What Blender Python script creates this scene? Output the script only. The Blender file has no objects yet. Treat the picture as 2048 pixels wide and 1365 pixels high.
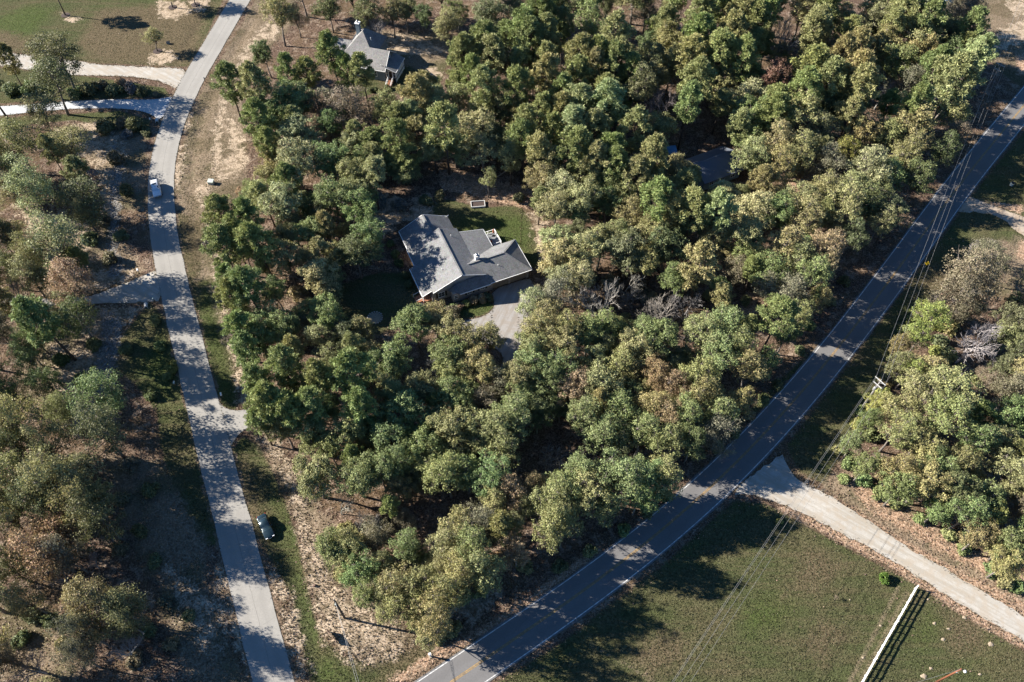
import bpy, math, random
import numpy as np
from mathutils import Vector, Matrix

random.seed(7)
RNG = np.random.default_rng(7)
S = bpy.context.scene
C = S.collection
R = math.radians

# ------------------------------------------------------------------ camera, sky, sun, exposure
CAM_H, PITCH, FPX = 130.0, R(55.0), 1600.0          # metres, depression, focal length in px of a 2048 px frame
cam_data = bpy.data.cameras.new('camera')
cam = bpy.data.objects.new('camera', cam_data)
C.objects.link(cam)
cam.location = (0, 0, CAM_H)
cam.rotation_euler = (R(90) - PITCH, 0, 0)
cam_data.sensor_width = 36.0
cam_data.lens = 36.0 * FPX / 2048.0
cam_data.clip_start = 1.0
cam_data.clip_end = 6000.0
S.camera = cam

SUN_EL = R(27.5)
SH = Vector((0.979, -0.203)).normalized()             # the way shadows fall on the ground
world = bpy.data.worlds.new('World')
S.world = world
world.use_nodes = True
wn = world.node_tree
bg = wn.nodes['Background']
sky = wn.nodes.new('ShaderNodeTexSky')
sky.sky_type = 'NISHITA'
sky.sun_disc = False
sky.sun_elevation = SUN_EL
sky.sun_rotation = math.atan2(-SH.x, -SH.y)
sky.altitude = 100
sky.dust_density = 0.2
sky.ozone_density = 6.0
sat = wn.nodes.new('ShaderNodeHueSaturation')          # a deep clear autumn blue
sat.inputs['Saturation'].default_value = 1.10
wn.links.new(sky.outputs[0], sat.inputs['Color'])
wn.links.new(sat.outputs[0], bg.inputs[0])
bg.inputs[1].default_value = 0.050
sun_data = bpy.data.lights.new('sun', 'SUN')
sun_data.energy = 5.0
sun_data.angle = R(0.5)
sun_data.color = (1.0, 0.93, 0.82)
sun = bpy.data.objects.new('sun', sun_data)
C.objects.link(sun)
sd = Vector((math.cos(SUN_EL) * SH.x, math.cos(SUN_EL) * SH.y, -math.sin(SUN_EL)))
sun.rotation_euler = sd.to_track_quat('-Z', 'Y').to_euler()
sun.location = (-60, 20, 90)
S.view_settings.view_transform = 'Standard'
S.view_settings.look = 'None'
S.view_settings.exposure = 1.90
S.view_settings.gamma = 1.0
S.view_settings.use_curve_mapping = False
S.cycles.max_bounces = 5
S.cycles.diffuse_bounces = 3
S.cycles.transmission_bounces = 3

# ------------------------------------------------------------------ survey helper: photo pixel -> point on the plane z
SP, CP = math.sin(PITCH), math.cos(PITCH)
def G(x, y, z=0.0):
    u, v = x - 1024.0, y - 682.5
    dy, dz = FPX * CP - v * SP, -FPX * SP - v * CP
    k = (CAM_H - z) / -dz
    return Vector((u * k, dy * k, z))
def G2(x, y, z=0.0):
    p = G(x, y, z)
    return (p.x, p.y)
def depth(P):
    return P[1] * CP + (CAM_H - P[2]) * SP
def GA(pts):
    return np.array([G2(*p) for p in pts])
def to_px(P):
    zc = depth(P)
    return 1024 + FPX * P[0] / zc, 682.5 - FPX * (P[1] * SP - (CAM_H - P[2]) * CP) / zc

# ------------------------------------------------------------------ materials
K = 0.71                                              # the colours below are read off the picture; K brings them down to the surfaces' own
def nodes(name):
    m = bpy.data.materials.new(name)
    m.use_nodes = True
    nt = m.node_tree
    return m, nt, nt.nodes['Principled BSDF']
def N(nt, typ, **kw):
    n = nt.nodes.new(typ)
    for k, v in kw.items():
        setattr(n, k, v)
    return n
def noise(nt, scale, detail=4, rough=0.6, vec=None, dist=0.0):
    n = N(nt, 'ShaderNodeTexNoise')
    n.inputs['Scale'].default_value = scale
    n.inputs['Detail'].default_value = detail
    n.inputs['Roughness'].default_value = rough
    n.inputs['Distortion'].default_value = dist
    if vec is not None:
        nt.links.new(vec, n.inputs['Vector'])
    return n.outputs['Fac']
def math_(nt, op, a, b=0.0, clamp=False):
    n = N(nt, 'ShaderNodeMath', operation=op)
    n.use_clamp = clamp
    for i, v in enumerate((a, b)):
        if hasattr(v, 'links') or isinstance(v, bpy.types.NodeSocket):
            nt.links.new(v, n.inputs[i])
        else:
            n.inputs[i].default_value = v
    return n.outputs[0]
def step_(nt, v, lo, hi, a=0.0, b=1.0):
    n = N(nt, 'ShaderNodeMapRange', interpolation_type='SMOOTHSTEP')
    nt.links.new(v, n.inputs['Value'])
    n.inputs['From Min'].default_value = lo
    n.inputs['From Max'].default_value = hi
    n.inputs['To Min'].default_value = a
    n.inputs['To Max'].default_value = b
    return n.outputs['Result']
def mix(nt, fac, a, b, blend='MIX'):
    n = N(nt, 'ShaderNodeMix', data_type='RGBA', blend_type=blend)
    if isinstance(fac, bpy.types.NodeSocket):
        nt.links.new(fac, n.inputs[0])
    else:
        n.inputs[0].default_value = fac
    for i, v in ((6, a), (7, b)):
        if isinstance(v, bpy.types.NodeSocket):
            nt.links.new(v, n.inputs[i])
        else:
            n.inputs[i].default_value = (*v, 1)
    return n.outputs[2]
def ramp(nt, fac, *stops):
    n = N(nt, 'ShaderNodeValToRGB')
    e = n.color_ramp.elements
    while len(e) < len(stops):
        e.new(0.5)
    for el, (p, c) in zip(e, stops):
        el.position = p
        el.color = (*c, 1)
    nt.links.new(fac, n.inputs[0])
    return n.outputs[0]
def bump(nt, bsdf, h, strength=0.5, dist=0.05):
    b = N(nt, 'ShaderNodeBump')
    b.inputs['Strength'].default_value = strength
    b.inputs['Distance'].default_value = dist
    nt.links.new(h, b.inputs['Height'])
    nt.links.new(b.outputs[0], bsdf.inputs['Normal'])
def objpos(nt):
    return N(nt, 'ShaderNodeTexCoord').outputs['Object']
def geopos(nt):
    return N(nt, 'ShaderNodeNewGeometry').outputs['Position']
def plain(name, col, rough=0.7, metal=0.0, var=0.12, scale=6.0, spec=0.3, bmp=0.0):
    m, nt, b = nodes(name)
    n = noise(nt, scale, 4, 0.6, objpos(nt))
    if max(col) < .6:
        col = tuple(c * K for c in col)
    lo = tuple(c * (1 - var) for c in col)
    hi = tuple(min(1, c * (1 + var)) for c in col)
    nt.links.new(ramp(nt, n, (0.3, lo), (0.7, hi)), b.inputs['Base Color'])
    b.inputs['Roughness'].default_value = rough
    b.inputs['Metallic'].default_value = metal
    b.inputs['Specular IOR Level'].default_value = spec
    if bmp:
        bump(nt, b, n, bmp, 0.03)
    return m

M = {}
M['white'] = plain('white_paint', (0.74, 0.74, 0.73), 0.5, var=0.05)
M['vinyl'] = plain('white_vinyl', (0.82, 0.82, 0.81), 0.35, var=0.04)
M['trim'] = plain('pale_trim', (0.55, 0.55, 0.54), 0.6, var=0.06)
M['dark'] = plain('black_paint', (0.012, 0.013, 0.015), 0.4)
M['rubber'] = plain('rubber', (0.015, 0.015, 0.016), 0.8)
M['chrome'] = plain('bare_metal', (0.5, 0.51, 0.52), 0.35, 0.9)
M['galv'] = plain('galvanised', (0.36, 0.37, 0.38), 0.5, 0.4)
M['wire'] = plain('wire', (0.30, 0.30, 0.30), 0.45, 0.3)
M['pole'] = plain('weathered_pole', (0.09, 0.075, 0.065), 0.9, var=0.3, bmp=0.3)
M['pole_grey'] = plain('grey_pole', (0.26, 0.25, 0.24), 0.9, var=0.25, bmp=0.3)
M['pole_red'] = plain('new_red_pole', (0.19, 0.07, 0.035), 0.8, var=0.25)
M['wood'] = plain('brown_wood', (0.16, 0.10, 0.06), 0.85, var=0.3, scale=12)
M['deck'] = plain('grey_deck_wood', (0.24, 0.25, 0.26), 0.8, var=0.2, scale=8)
M['brick'] = plain('orange_brick', (0.42, 0.19, 0.11), 0.85, var=0.3, scale=14)
M['stone'] = plain('pale_stone', (0.42, 0.38, 0.35), 0.85, var=0.35, scale=5, bmp=0.4)
M['rock'] = plain('field_rock', (0.45, 0.42, 0.39), 0.9, var=0.3, scale=3, bmp=0.5)
M['mound'] = plain('sandy_mound', (0.36, 0.29, 0.21), 0.95, var=0.25, scale=4, bmp=0.6)
M['mulch'] = plain('dark_mulch', (0.07, 0.05, 0.045), 0.95, var=0.5, scale=9, bmp=0.6)
M['siding'] = plain('blue_grey_siding', (0.20, 0.26, 0.30), 0.7, var=0.06)
M['gar'] = plain('taupe_garage_door', (0.30, 0.25, 0.20), 0.6, var=0.08)
M['terracotta'] = plain('terracotta', (0.45, 0.13, 0.06), 0.7)
M['yellow'] = plain('sign_yellow', (0.75, 0.50, 0.03), 0.45, var=0.06)
M['palegreen'] = plain('pale_green_metal', (0.50, 0.56, 0.50), 0.55, var=0.08)
M['bluetarp'] = plain('blue_metal_roof', (0.10, 0.28, 0.50), 0.45, var=0.25, scale=2)
M['copper'] = plain('weathered_sign', (0.20, 0.13, 0.10), 0.8, var=0.3)
def glass(name, col=(0.02, 0.03, 0.04)):
    m, nt, b = nodes(name)
    b.inputs['Base Color'].default_value = (*col, 1)
    b.inputs['Roughness'].default_value = 0.06
    b.inputs['Specular IOR Level'].default_value = 0.6
    return m
M['glass'] = glass('window_glass')
def car_paint(name, col, metal=0.2):
    m, nt, b = nodes(name)
    n = noise(nt, 2.0, 3, 0.5, objpos(nt))
    nt.links.new(ramp(nt, n, (0.3, tuple(c * 0.92 for c in col)), (0.7, col)), b.inputs['Base Color'])
    b.inputs['Roughness'].default_value = 0.25
    b.inputs['Metallic'].default_value = metal
    b.inputs['Coat Weight'].default_value = 0.6
    b.inputs['Coat Roughness'].default_value = 0.05
    return m
M['paint_white'] = car_paint('car_white', (0.60, 0.62, 0.65), 0.1)
M['paint_teal'] = car_paint('car_teal', (0.016, 0.032, 0.040), 0.3)  # teal set darker to stand for the shade over the parked car
M['headlight'] = glass('headlight_glass', (0.7, 0.72, 0.75))
M['taillight'] = glass('taillight_red', (0.35, 0.01, 0.01))

def shingle(name, col):
    m, nt, b = nodes(name)
    col = tuple(c * K for c in col)
    p = objpos(nt)
    f = noise(nt, 9.0, 3, 0.7, p)
    g = noise(nt, 0.5, 3, 0.5, p)
    br = N(nt, 'ShaderNodeTexVoronoi')
    br.inputs['Scale'].default_value = 4.0
    nt.links.new(p, br.inputs['Vector'])
    c = ramp(nt, f, (0.3, tuple(x * 0.62 for x in col)), (0.7, tuple(x * 1.35 for x in col)))
    c = mix(nt, 0.35, c, br.outputs['Color'], 'SOFT_LIGHT')
    c = mix(nt, step_(nt, g, 0.35, 0.7), c, mix(nt, 0.25, c, (0.05, 0.05, 0.05)))
    hs = N(nt, 'ShaderNodeHueSaturation')
    hs.inputs['Saturation'].default_value = 0.25
    nt.links.new(c, hs.inputs['Color'])
    nt.links.new(hs.outputs[0], b.inputs['Base Color'])
    b.inputs['Roughness'].default_value = 0.9
    bump(nt, b, f, 0.4, 0.02)
    return m
M['shingle'] = shingle('grey_shingle', (0.172, 0.181, 0.196))
M['shingle_brown'] = shingle('brown_grey_shingle', (0.235, 0.21, 0.198))
M['metalroof'] = plain('dark_metal_roof', (0.17, 0.19, 0.23), 0.45, 0.3, var=0.12)  # blue cast of skylit shade put into the roof colour

def road_mat(name, base, patch=0.25, gravel=3.0, seam=False, streak=None):
    m, nt, b = nodes(name)
    base = tuple(c * K for c in base)
    p = geopos(nt)
    f = noise(nt, gravel, 5, 0.75, p)
    g = noise(nt, 0.12, 4, 0.6, p)
    h = noise(nt, 0.6, 4, 0.6, p)
    c = ramp(nt, f, (0.3, tuple(x * 0.86 for x in base)), (0.72, tuple(x * 1.14 for x in base)))
    c = mix(nt, step_(nt, g, 0.38, 0.66, 0, patch), c, tuple(x * 0.8 for x in base))
    c = mix(nt, step_(nt, h, 0.5, 0.75, 0, patch), c, tuple(min(1, x * 1.12) for x in base))
    if streak is not None:                              # tyre-worn streaks along the drive, loose stones
        mp = N(nt, 'ShaderNodeMapping', vector_type='TEXTURE')
        mp.inputs['Rotation'].default_value = (0, 0, streak)
        mp.inputs['Scale'].default_value = (14.0, 0.9, 1)
        nt.links.new(p, mp.inputs[0])
        st = noise(nt, 1.0, 4, 0.6, mp.outputs[0])
        c = mix(nt, step_(nt, st, 0.44, 0.58, 0, 0.6), c, tuple(x * y for x, y in zip(base, (0.72, 0.68, 0.62))))
        c = mix(nt, step_(nt, h, 0.40, 0.56, 0.55, 0.0), c, tuple(x * y for x, y in zip(base, (0.85, 0.76, 0.66))))
        sp_ = noise(nt, 1.4, 5, 0.8, p)
        c = mix(nt, step_(nt, sp_, 0.58, 0.68, 0, 0.5), c, tuple(x * 0.5 for x in base))
    at = N(nt, 'ShaderNodeAttribute', attribute_name='across')
    ac = at.outputs['Fac']
    if seam:                                            # wheel tracks, the paving seam and a few cracks
        wob = math_(nt, 'MULTIPLY', math_(nt, 'SUBTRACT', noise(nt, 0.5, 3, 0.6, p), 0.5), 0.10)
        a2 = math_(nt, 'ADD', ac, wob)
        d = math_(nt, 'ABSOLUTE', math_(nt, 'SUBTRACT', a2, 0.04))
        c = mix(nt, step_(nt, d, 0.006, 0.016, 0.55, 0.0), c, tuple(x * 0.35 for x in base))
        tr = math_(nt, 'ABSOLUTE', math_(nt, 'SUBTRACT', math_(nt, 'ABSOLUTE', ac), 0.5))
        c = mix(nt, step_(nt, tr, 0.05, 0.28, 0.22, 0.0), c, tuple(x * 0.7 for x in base))
        v = N(nt, 'ShaderNodeTexVoronoi', feature='DISTANCE_TO_EDGE')
        v.inputs['Scale'].default_value = 0.16
        dv = N(nt, 'ShaderNodeMixRGB')
        dv.inputs[0].default_value = 0.12
        nt.links.new(p, dv.inputs[1])
        nn = N(nt, 'ShaderNodeTexNoise'); nn.inputs['Scale'].default_value = 0.4
        nt.links.new(p, nn.inputs['Vector'])
        nt.links.new(nn.outputs['Color'], dv.inputs[2])
        nt.links.new(dv.outputs[0], v.inputs['Vector'])
        cr = step_(nt, v.outputs['Distance'], 0.002, 0.008, 0.16, 0.0)
        c = mix(nt, cr, c, tuple(x * 0.4 for x in base))
    nt.links.new(c, b.inputs['Base Color'])
    b.inputs['Roughness'].default_value = 0.88
    b.inputs['Specular IOR Level'].default_value = 0.25
    bump(nt, b, f, 0.35, 0.03)
    return m
M['asphalt_old'] = road_mat('old_pale_asphalt', (0.335, 0.320, 0.296), 0.45, 4.0, True)
M['asphalt'] = road_mat('grey_asphalt', (0.178, 0.174, 0.175), 0.35, 4.0, True)
ga = G(2000, 1222) - G(1660, 1030)
M['gravel'] = road_mat('pale_gravel', (0.46, 0.435, 0.395), 0.45, 2.2, False, math.atan2(ga.y, ga.x))
M['gravel_tan'] = road_mat('tan_gravel', (0.43, 0.36, 0.29), 0.5, 2.2, False, 0.3)
M['concrete'] = road_mat('pale_concrete', (0.52, 0.53, 0.545), 0.15, 3.0)
M['drive'] = road_mat('grey_drive', (0.33, 0.315, 0.305), 0.3, 3.5, False, 1.2)
def line_mat(name, col):
    col = tuple(c * .8 for c in col)
    m, nt, b = nodes(name)
    p = geopos(nt)
    n = noise(nt, 1.8, 5, 0.7, p)
    nt.links.new(ramp(nt, n, (0.36, tuple(c * 0.38 for c in col)), (0.62, col)), b.inputs['Base Color'])
    b.inputs['Roughness'].default_value = 0.7
    return m
M['line_white'] = line_mat('white_line', (0.70, 0.70, 0.69))
M['line_yellow'] = line_mat('yellow_line', (0.42, 0.25, 0.06))

# leaves: tinted by each tree's own colour
def leaf_mat(name, trans=0.3, var=0.45):
    m = bpy.data.materials.new(name)
    m.use_nodes = True
    nt = m.node_tree
    nt.nodes.clear()
    out = N(nt, 'ShaderNodeOutputMaterial')
    oi = N(nt, 'ShaderNodeObjectInfo')
    at = N(nt, 'ShaderNodeAttribute', attribute_name='leaf')
    k = step_(nt, at.outputs['Fac'], 0.0, 1.0, 1.0 - var, 1.0 + var)
    hs = N(nt, 'ShaderNodeHueSaturation')
    hs.inputs['Saturation'].default_value = 0.97
    hue = math_(nt, 'ADD', math_(nt, 'MULTIPLY', math_(nt, 'FRACT', math_(nt, 'MULTIPLY', at.outputs['Fac'], 7.13)), 0.045), 0.4775)
    nt.links.new(hue, hs.inputs['Hue'])
    nt.links.new(k, hs.inputs['Value'])
    nt.links.new(oi.outputs['Color'], hs.inputs['Color'])
    d = N(nt, 'ShaderNodeBsdfPrincipled')
    d.inputs['Roughness'].default_value = 0.62
    d.inputs['Specular IOR Level'].default_value = 0.3
    nt.links.new(hs.outputs[0], d.inputs['Base Color'])
    t = N(nt, 'ShaderNodeBsdfTranslucent')
    nt.links.new(mix(nt, 0.2, hs.outputs[0], (0.18, 0.20, 0.04), 'MIX'), t.inputs['Color'])
    ms = N(nt, 'ShaderNodeMixShader')
    ms.inputs[0].default_value = trans
    nt.links.new(d.outputs[0], ms.inputs[1])
    nt.links.new(t.outputs[0], ms.inputs[2])
    nt.links.new(ms.outputs[0], out.inputs[0])
    return m
M['leaf'] = leaf_mat('broad_leaf', 0.28, 0.42)
M['needle'] = leaf_mat('pine_needle', 0.20, 0.45)
M['bark'] = plain('bark', (0.11, 0.085, 0.07), 0.95, var=0.4, scale=5, bmp=0.5)
M['bark_pale'] = plain('pale_bark', (0.20, 0.175, 0.155), 0.95, var=0.4, scale=5, bmp=0.5)
def bark_tint(name):
    m, nt, b = nodes(name)
    oi = N(nt, 'ShaderNodeObjectInfo')
    n = noise(nt, 3.0, 3, 0.6, objpos(nt))
    nt.links.new(mix(nt, step_(nt, n, 0.3, 0.7, 0.0, 0.5), oi.outputs['Color'], (0.085, 0.075, 0.068)), b.inputs['Base Color'])
    b.inputs['Roughness'].default_value = 0.9
    return m
M['twig'] = bark_tint('grey_twig')

# ------------------------------------------------------------------ mesh builder
class MB:
    def __init__(s):
        s.v, s.f = [], []
    def add(s, vs, fs):
        o = len(s.v)
        s.v += [tuple(p) for p in vs]
        s.f += [tuple(i + o for i in q) for q in fs]
        return s
    def box(s, x0, x1, y0, y1, z0, z1):
        v = [(x0, y0, z0), (x1, y0, z0), (x1, y1, z0), (x0, y1, z0), (x0, y0, z1), (x1, y0, z1), (x1, y1, z1), (x0, y1, z1)]
        return s.add(v, [(3, 2, 1, 0), (4, 5, 6, 7), (0, 1, 5, 4), (1, 2, 6, 5), (2, 3, 7, 6), (3, 0, 4, 7)])
    def bar(s, a, b, w, h=None, up=(0, 0, 1)):
        a, b = Vector(a), Vector(b)
        h = h or w
        d = (b - a).normalized()
        sx = d.cross(Vector(up))
        if sx.length < 1e-4:
            sx = d.cross(Vector((1, 0, 0)))
        sx.normalize()
        sy = sx.cross(d)
        v = []
        for p in (a, b):
            for i, j in ((-1, -1), (1, -1), (1, 1), (-1, 1)):
                v.append(p + sx * (w / 2 * i) + sy * (h / 2 * j))
        return s.add(v, [(3, 2, 1, 0), (4, 5, 6, 7), (0, 1, 5, 4), (1, 2, 6, 5), (2, 3, 7, 6), (3, 0, 4, 7)])
    def tube(s, pts, rad, n=8, cap=True):
        pts = [Vector(p) for p in pts]
        if not hasattr(rad, '__len__'):
            rad = [rad] * len(pts)
        v, f = [], []
        ref = Vector((0.31, 0.95, 0.05))
        for i, p in enumerate(pts):
            d = (pts[min(i + 1, len(pts) - 1)] - pts[max(i - 1, 0)]).normalized()
            if abs(d.dot(ref)) > 0.95:
                ref = Vector((0.9, 0.1, 0.3))
            x = d.cross(ref).normalized()
            y = d.cross(x)
            for k in range(n):
                a = 2 * math.pi * k / n
                v.append(p + (x * math.cos(a) + y * math.sin(a)) * rad[i])
        for i in range(len(pts) - 1):
            for k in range(n):
                f.append((i * n + k, i * n + (k + 1) % n, (i + 1) * n + (k + 1) % n, (i + 1) * n + k))
        if cap:
            f.append(tuple(range(n - 1, -1, -1)))
            f.append(tuple((len(pts) - 1) * n + k for k in range(n)))
        return s.add(v, f)
    def slab(s, poly, t):                               # a roof plane: polygon in space, thickened downwards
        p = [Vector(q) for q in poly]
        n = len(p)
        v = p + [q - Vector((0, 0, t)) for q in p]
        f = [tuple(range(n)), tuple(range(2 * n - 1, n - 1, -1))]
        f += [(i, i + n, (i + 1) % n + n, (i + 1) % n) for i in range(n)]
        return s.add(v, f)
    def prism(s, poly, z0, z1):
        n = len(poly)
        v = [(x, y, z0) for x, y in poly] + [(x, y, z1) for x, y in poly]
        f = [tuple(range(n - 1, -1, -1)), tuple(range(n, 2 * n))]
        f += [(i, (i + 1) % n, (i + 1) % n + n, i + n) for i in range(n)]
        return s.add(v, f)
    def lathe(s, prof, n=16, c=(0, 0)):
        v, f = [], []
        for r, z in prof:
            for k in range(n):
                a = 2 * math.pi * k / n
                v.append((c[0] + r * math.cos(a), c[1] + r * math.sin(a), z))
        for i in range(len(prof) - 1):
            for k in range(n):
                f.append((i * n + k, i * n + (k + 1) % n, (i + 1) * n + (k + 1) % n, (i + 1) * n + k))
        f.append(tuple(range(n - 1, -1, -1)))
        f.append(tuple((len(prof) - 1) * n + k for k in range(n)))
        return s.add(v, f)
    def mesh(s, name, mat, smooth=False):
        me = bpy.data.meshes.new(name)
        me.from_pydata(s.v, [], s.f)
        me.materials.append(mat)
        if smooth:
            me.shade_smooth()
        me.update()
        return me
    def build(s, name, mat, parent=None, smooth=False, bevel=0.0):
        o = bpy.data.objects.new(name, s.mesh(name, mat, smooth))
        C.objects.link(o)
        if parent is not None:
            o.parent = parent
        if bevel:
            md = o.modifiers.new('bevel', 'BEVEL')
            md.width = bevel
            md.segments = 2
            md.limit_method = 'ANGLE'
        return o

def empty(name, loc, rz=0.0):
    o = bpy.data.objects.new(name, None)
    o.empty_display_size = 0.5
    C.objects.link(o)
    o.location = loc
    o.rotation_euler = (0, 0, rz)
    return o
def tag(o, label=None, cat=None, group=None, kind=None):
    if label: o['label'] = label
    if cat: o['category'] = cat
    if group: o['group'] = group
    if kind: o['kind'] = kind
    return o
def copy_tree(o, parent=None):
    c = o.copy()
    C.objects.link(c)
    c.parent = parent
    for ch in list(o.children):
        copy_tree(ch, c)
    return c

# ------------------------------------------------------------------ the roads' lines, surveyed from the photograph
RL = [(2048,191.7),(1959,278),(1899,346.7),(1822.7,453),(1759,540),(1699,621.7),(1649,685),(1566,781.7),(1449,909),(1366,988),(1210,1112),(1026.6,1240),(946.6,1292),(816.5,1360)]
RR = [(2048,255),(1999,313),(1952.7,370),(1896,450),(1809,571.7),(1736,668),(1666,763),(1557.7,895),(1366,1077),(1267,1157),(1116.6,1265),(973,1360)]
LL = [(468,0),(400,100),(373,143),(351.7,170),(340,196.7),(320,236.7),(301.7,290),(290,333),(287,376.7),(290,453),(308,545),(333,641.7),(346.7,701.7),(370,805),(395,908),(420,1006.7),(446.7,1123),(473,1243),(498,1360)]
LR = [(508,1.7),(433,113),(393,180),(366.7,243),(350,293),(343,336.7),(345,383),(351,453),(371.7,548),(396.7,641.7),(411.7,705),(433,788),(464,908),(483,980),(520,1103),(550,1210),(586.7,1360)]
def nearest_on(p, poly):
    a, b = poly[:-1], poly[1:]
    ab = b - a
    t = np.clip(((p - a) * ab).sum(1) / (ab * ab).sum(1), 0, 1)
    q = a + ab * t[:, None]
    i = np.argmin(((q - p) ** 2).sum(1))
    return q[i]
def poly_dist(P, poly):
    best = np.full(len(P), 1e9)
    for a, b in zip(poly[:-1], poly[1:]):
        ab = b - a
        t = np.clip(((P - a) @ ab) / (ab @ ab + 1e-12), 0, 1)
        d = np.hypot(P[:, 0] - a[0] - ab[0] * t, P[:, 1] - a[1] - ab[1] * t)
        best = np.minimum(best, d)
    return best
def smooth_line(pts, step=2.5, passes=30):
    pts = np.array(pts)
    d = np.r_[0, np.cumsum(np.hypot(*np.diff(pts, axis=0).T))]
    n = int(d[-1] / step)
    s = np.linspace(0, d[-1], n)
    q = np.stack([np.interp(s, d, pts[:, 0]), np.interp(s, d, pts[:, 1])], 1)
    for _ in range(passes):
        q[1:-1] = 0.5 * q[1:-1] + 0.25 * (q[:-2] + q[2:])
    return q
def centreline(A, B, ext0, ext1):
    a, b = GA(A), GA(B)
    mid = np.array([(p + nearest_on(p, b)) / 2 for p in a[1:-1]])
    q = smooth_line(mid, 2.5, 40)
    e0, e1 = q[0] - q[3], q[-1] - q[-4]
    e0, e1 = e0 / np.hypot(*e0), e1 / np.hypot(*e1)
    q = np.vstack([[q[0] + e0 * k for k in np.arange(ext0, 0, -4.0)], q, [q[-1] + e1 * k for k in np.arange(4.0, ext1, 4.0)]])
    for _ in range(4):
        q[1:-1] = 0.5 * q[1:-1] + 0.25 * (q[:-2] + q[2:])
    return q
MAIN = centreline(RL, RR, 700, 160)
SIDE = centreline(LL, LR, 700, 90)
def normals(q):
    t = np.gradient(q, axis=0)
    t /= np.hypot(t[:, 0], t[:, 1])[:, None]
    return np.stack([-t[:, 1], t[:, 0]], 1)
def ribbon(name, q, off0, off1, z, mat, thick=0.0, ragged=0.0, ncross=5, drop=0.0):
    nrm = normals(q)
    me = bpy.data.meshes.new(name)
    n = len(q)
    offs = np.linspace(off0, off1, ncross)
    V = []
    for j, o in enumerate(offs):
        jit = 0
        if ragged and j in (0, ncross - 1):
            jit = RNG.normal(0, ragged, n)[:, None]
        V.append(np.c_[q + nrm * (o + jit), np.full(n, z)])
    if thick:
        V.insert(0, np.c_[V[0][:, :2], np.full(n, z - thick)])
        V.append(np.c_[V[-1][:, :2], np.full(n, z - thick)])
        offs = np.r_[offs[0], offs, offs[-1]]
    V = np.array(V)
    m = len(V)
    idx = np.arange(m * n).reshape(m, n)
    F = np.stack([idx[:-1, :-1], idx[:-1, 1:], idx[1:, 1:], idx[1:, :-1]], -1).reshape(-1, 4)
    me.from_pydata(V.reshape(-1, 3).tolist(), [], F[:, ::-1].tolist() if off1 > off0 else F.tolist())
    at = me.attributes.new('across', 'FLOAT', 'POINT')
    half = max(abs(off0), abs(off1))
    at.data.foreach_set('value', np.repeat(offs / half, n).astype(np.float32))
    me.materials.append(mat)
    ob = bpy.data.objects.new(name, me)
    C.objects.link(ob)
    ob['kind'] = 'structure'
    return ob
W2 = 2.92
ribbon('main_road', MAIN, -W2 - 0.28, W2 + 0.28, 0.050, M['asphalt'], 0.09, 0.06, 9)
ribbon('side_road', SIDE, -W2, W2, 0.040, M['asphalt_old'], 0.09, 0.05, 9)
for nm, o0, o1 in (('yellow_centre_line', 0.06, 0.17), ('yellow_centre_line', -0.17, -0.06)):
    ribbon(nm, MAIN, o0, o1, 0.0545, M['line_yellow'], 0, 0, 2)
for nm, o0, o1 in (('white_edge_line', W2 - 0.14, W2), ('white_edge_line', -W2, -W2 + 0.14)):
    ribbon(nm, MAIN, o0, o1, 0.0545, M['line_white'], 0, 0, 2)

# drives and aprons: outlines in photo pixels
DRIVES = {
 'gravel_drive': ('gravel', 0.030, [(1565,903),(1573,930),(1590,955),(1620,975),(1660,993),(1720,1030),(1800,1085),(1900,1145),(1990,1197),(2048,1232),(2250,1350),(2250,1420),(2048,1282),(2000,1255),(1920,1210),(1830,1150),(1740,1095),(1660,1056),(1600,1025),(1550,1002),(1510,988),(1455,990)]),
 'gravel_driveway': ('gravel', 0.028, [(380,138),(300,135),(200,130),(120,118),(60,112),(0,103),(-90,90),(-90,122),(0,132),(60,140),(120,150),(200,152),(260,153),(310,160),(335,168),(356,178)]),
 'concrete_driveway': ('concrete', 0.032, [(348,193),(328,197),(300,200),(240,199),(150,202),(80,208),(0,213),(-90,219),(-90,240),(0,232),(80,223),(160,217),(240,217),(280,222),(302,229),(322,243)]),
 'shaded_gravel_driveway': ('gravel', 0.026, [(314,543),(295,547),(275,556),(250,569),(215,580),(180,592),(130,599),(80,599),(0,590),(-60,585),(-60,606),(0,611),(80,615),(130,613),(190,609),(230,607),(280,606),(326,601)]),
 'asphalt_apron': ('asphalt_old', 0.030, [(428,785),(437,803),(446,814),(460,820),(478,822),(492,819),(530,810),(570,800),(580,812),(545,828),(510,846),(492,858),(478,868),(468,882),(455,905)]),
 'sandy_driveway': ('gravel_tan', 0.030, [(1930,390),(1955,400),(1985,411),(2020,425),(2060,440),(2150,470),(2150,520),(2060,478),(2030,462),(2008,440),(1985,430),(1950,425),(1898,424)]),
 'house_driveway': ('drive', 0.028, [(982,581),(1057,556),(1066,566),(1074,590),(1072,615),(1058,645),(1046,680),(1035,705),(1020,745),(1000,790),(985,790),(1000,740),(1008,712),(985,692),(940,672),(895,664),(880,655),(905,645),(940,640),(965,634),(982,624),(990,610)]),
 'front_path': ('drive', 0.024, [(905,646),(870,640),(845,624),(838,606),(845,603),(852,618),(874,633),(908,638)]),
}
DRIVE_G = {}
def resample_poly(g, step):
    out = []
    for a, b in zip(g, np.roll(g, -1, 0)):
        n = max(1, int(np.hypot(*(b - a)) / step))
        out += [a + (b - a) * k / n for k in range(n)]
    return np.array(out)
def chaikin(g):
    a, b = g, np.roll(g, -1, 0)
    return np.stack([0.78 * a + 0.22 * b, 0.22 * a + 0.78 * b], 1).reshape(-1, 2)
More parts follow.
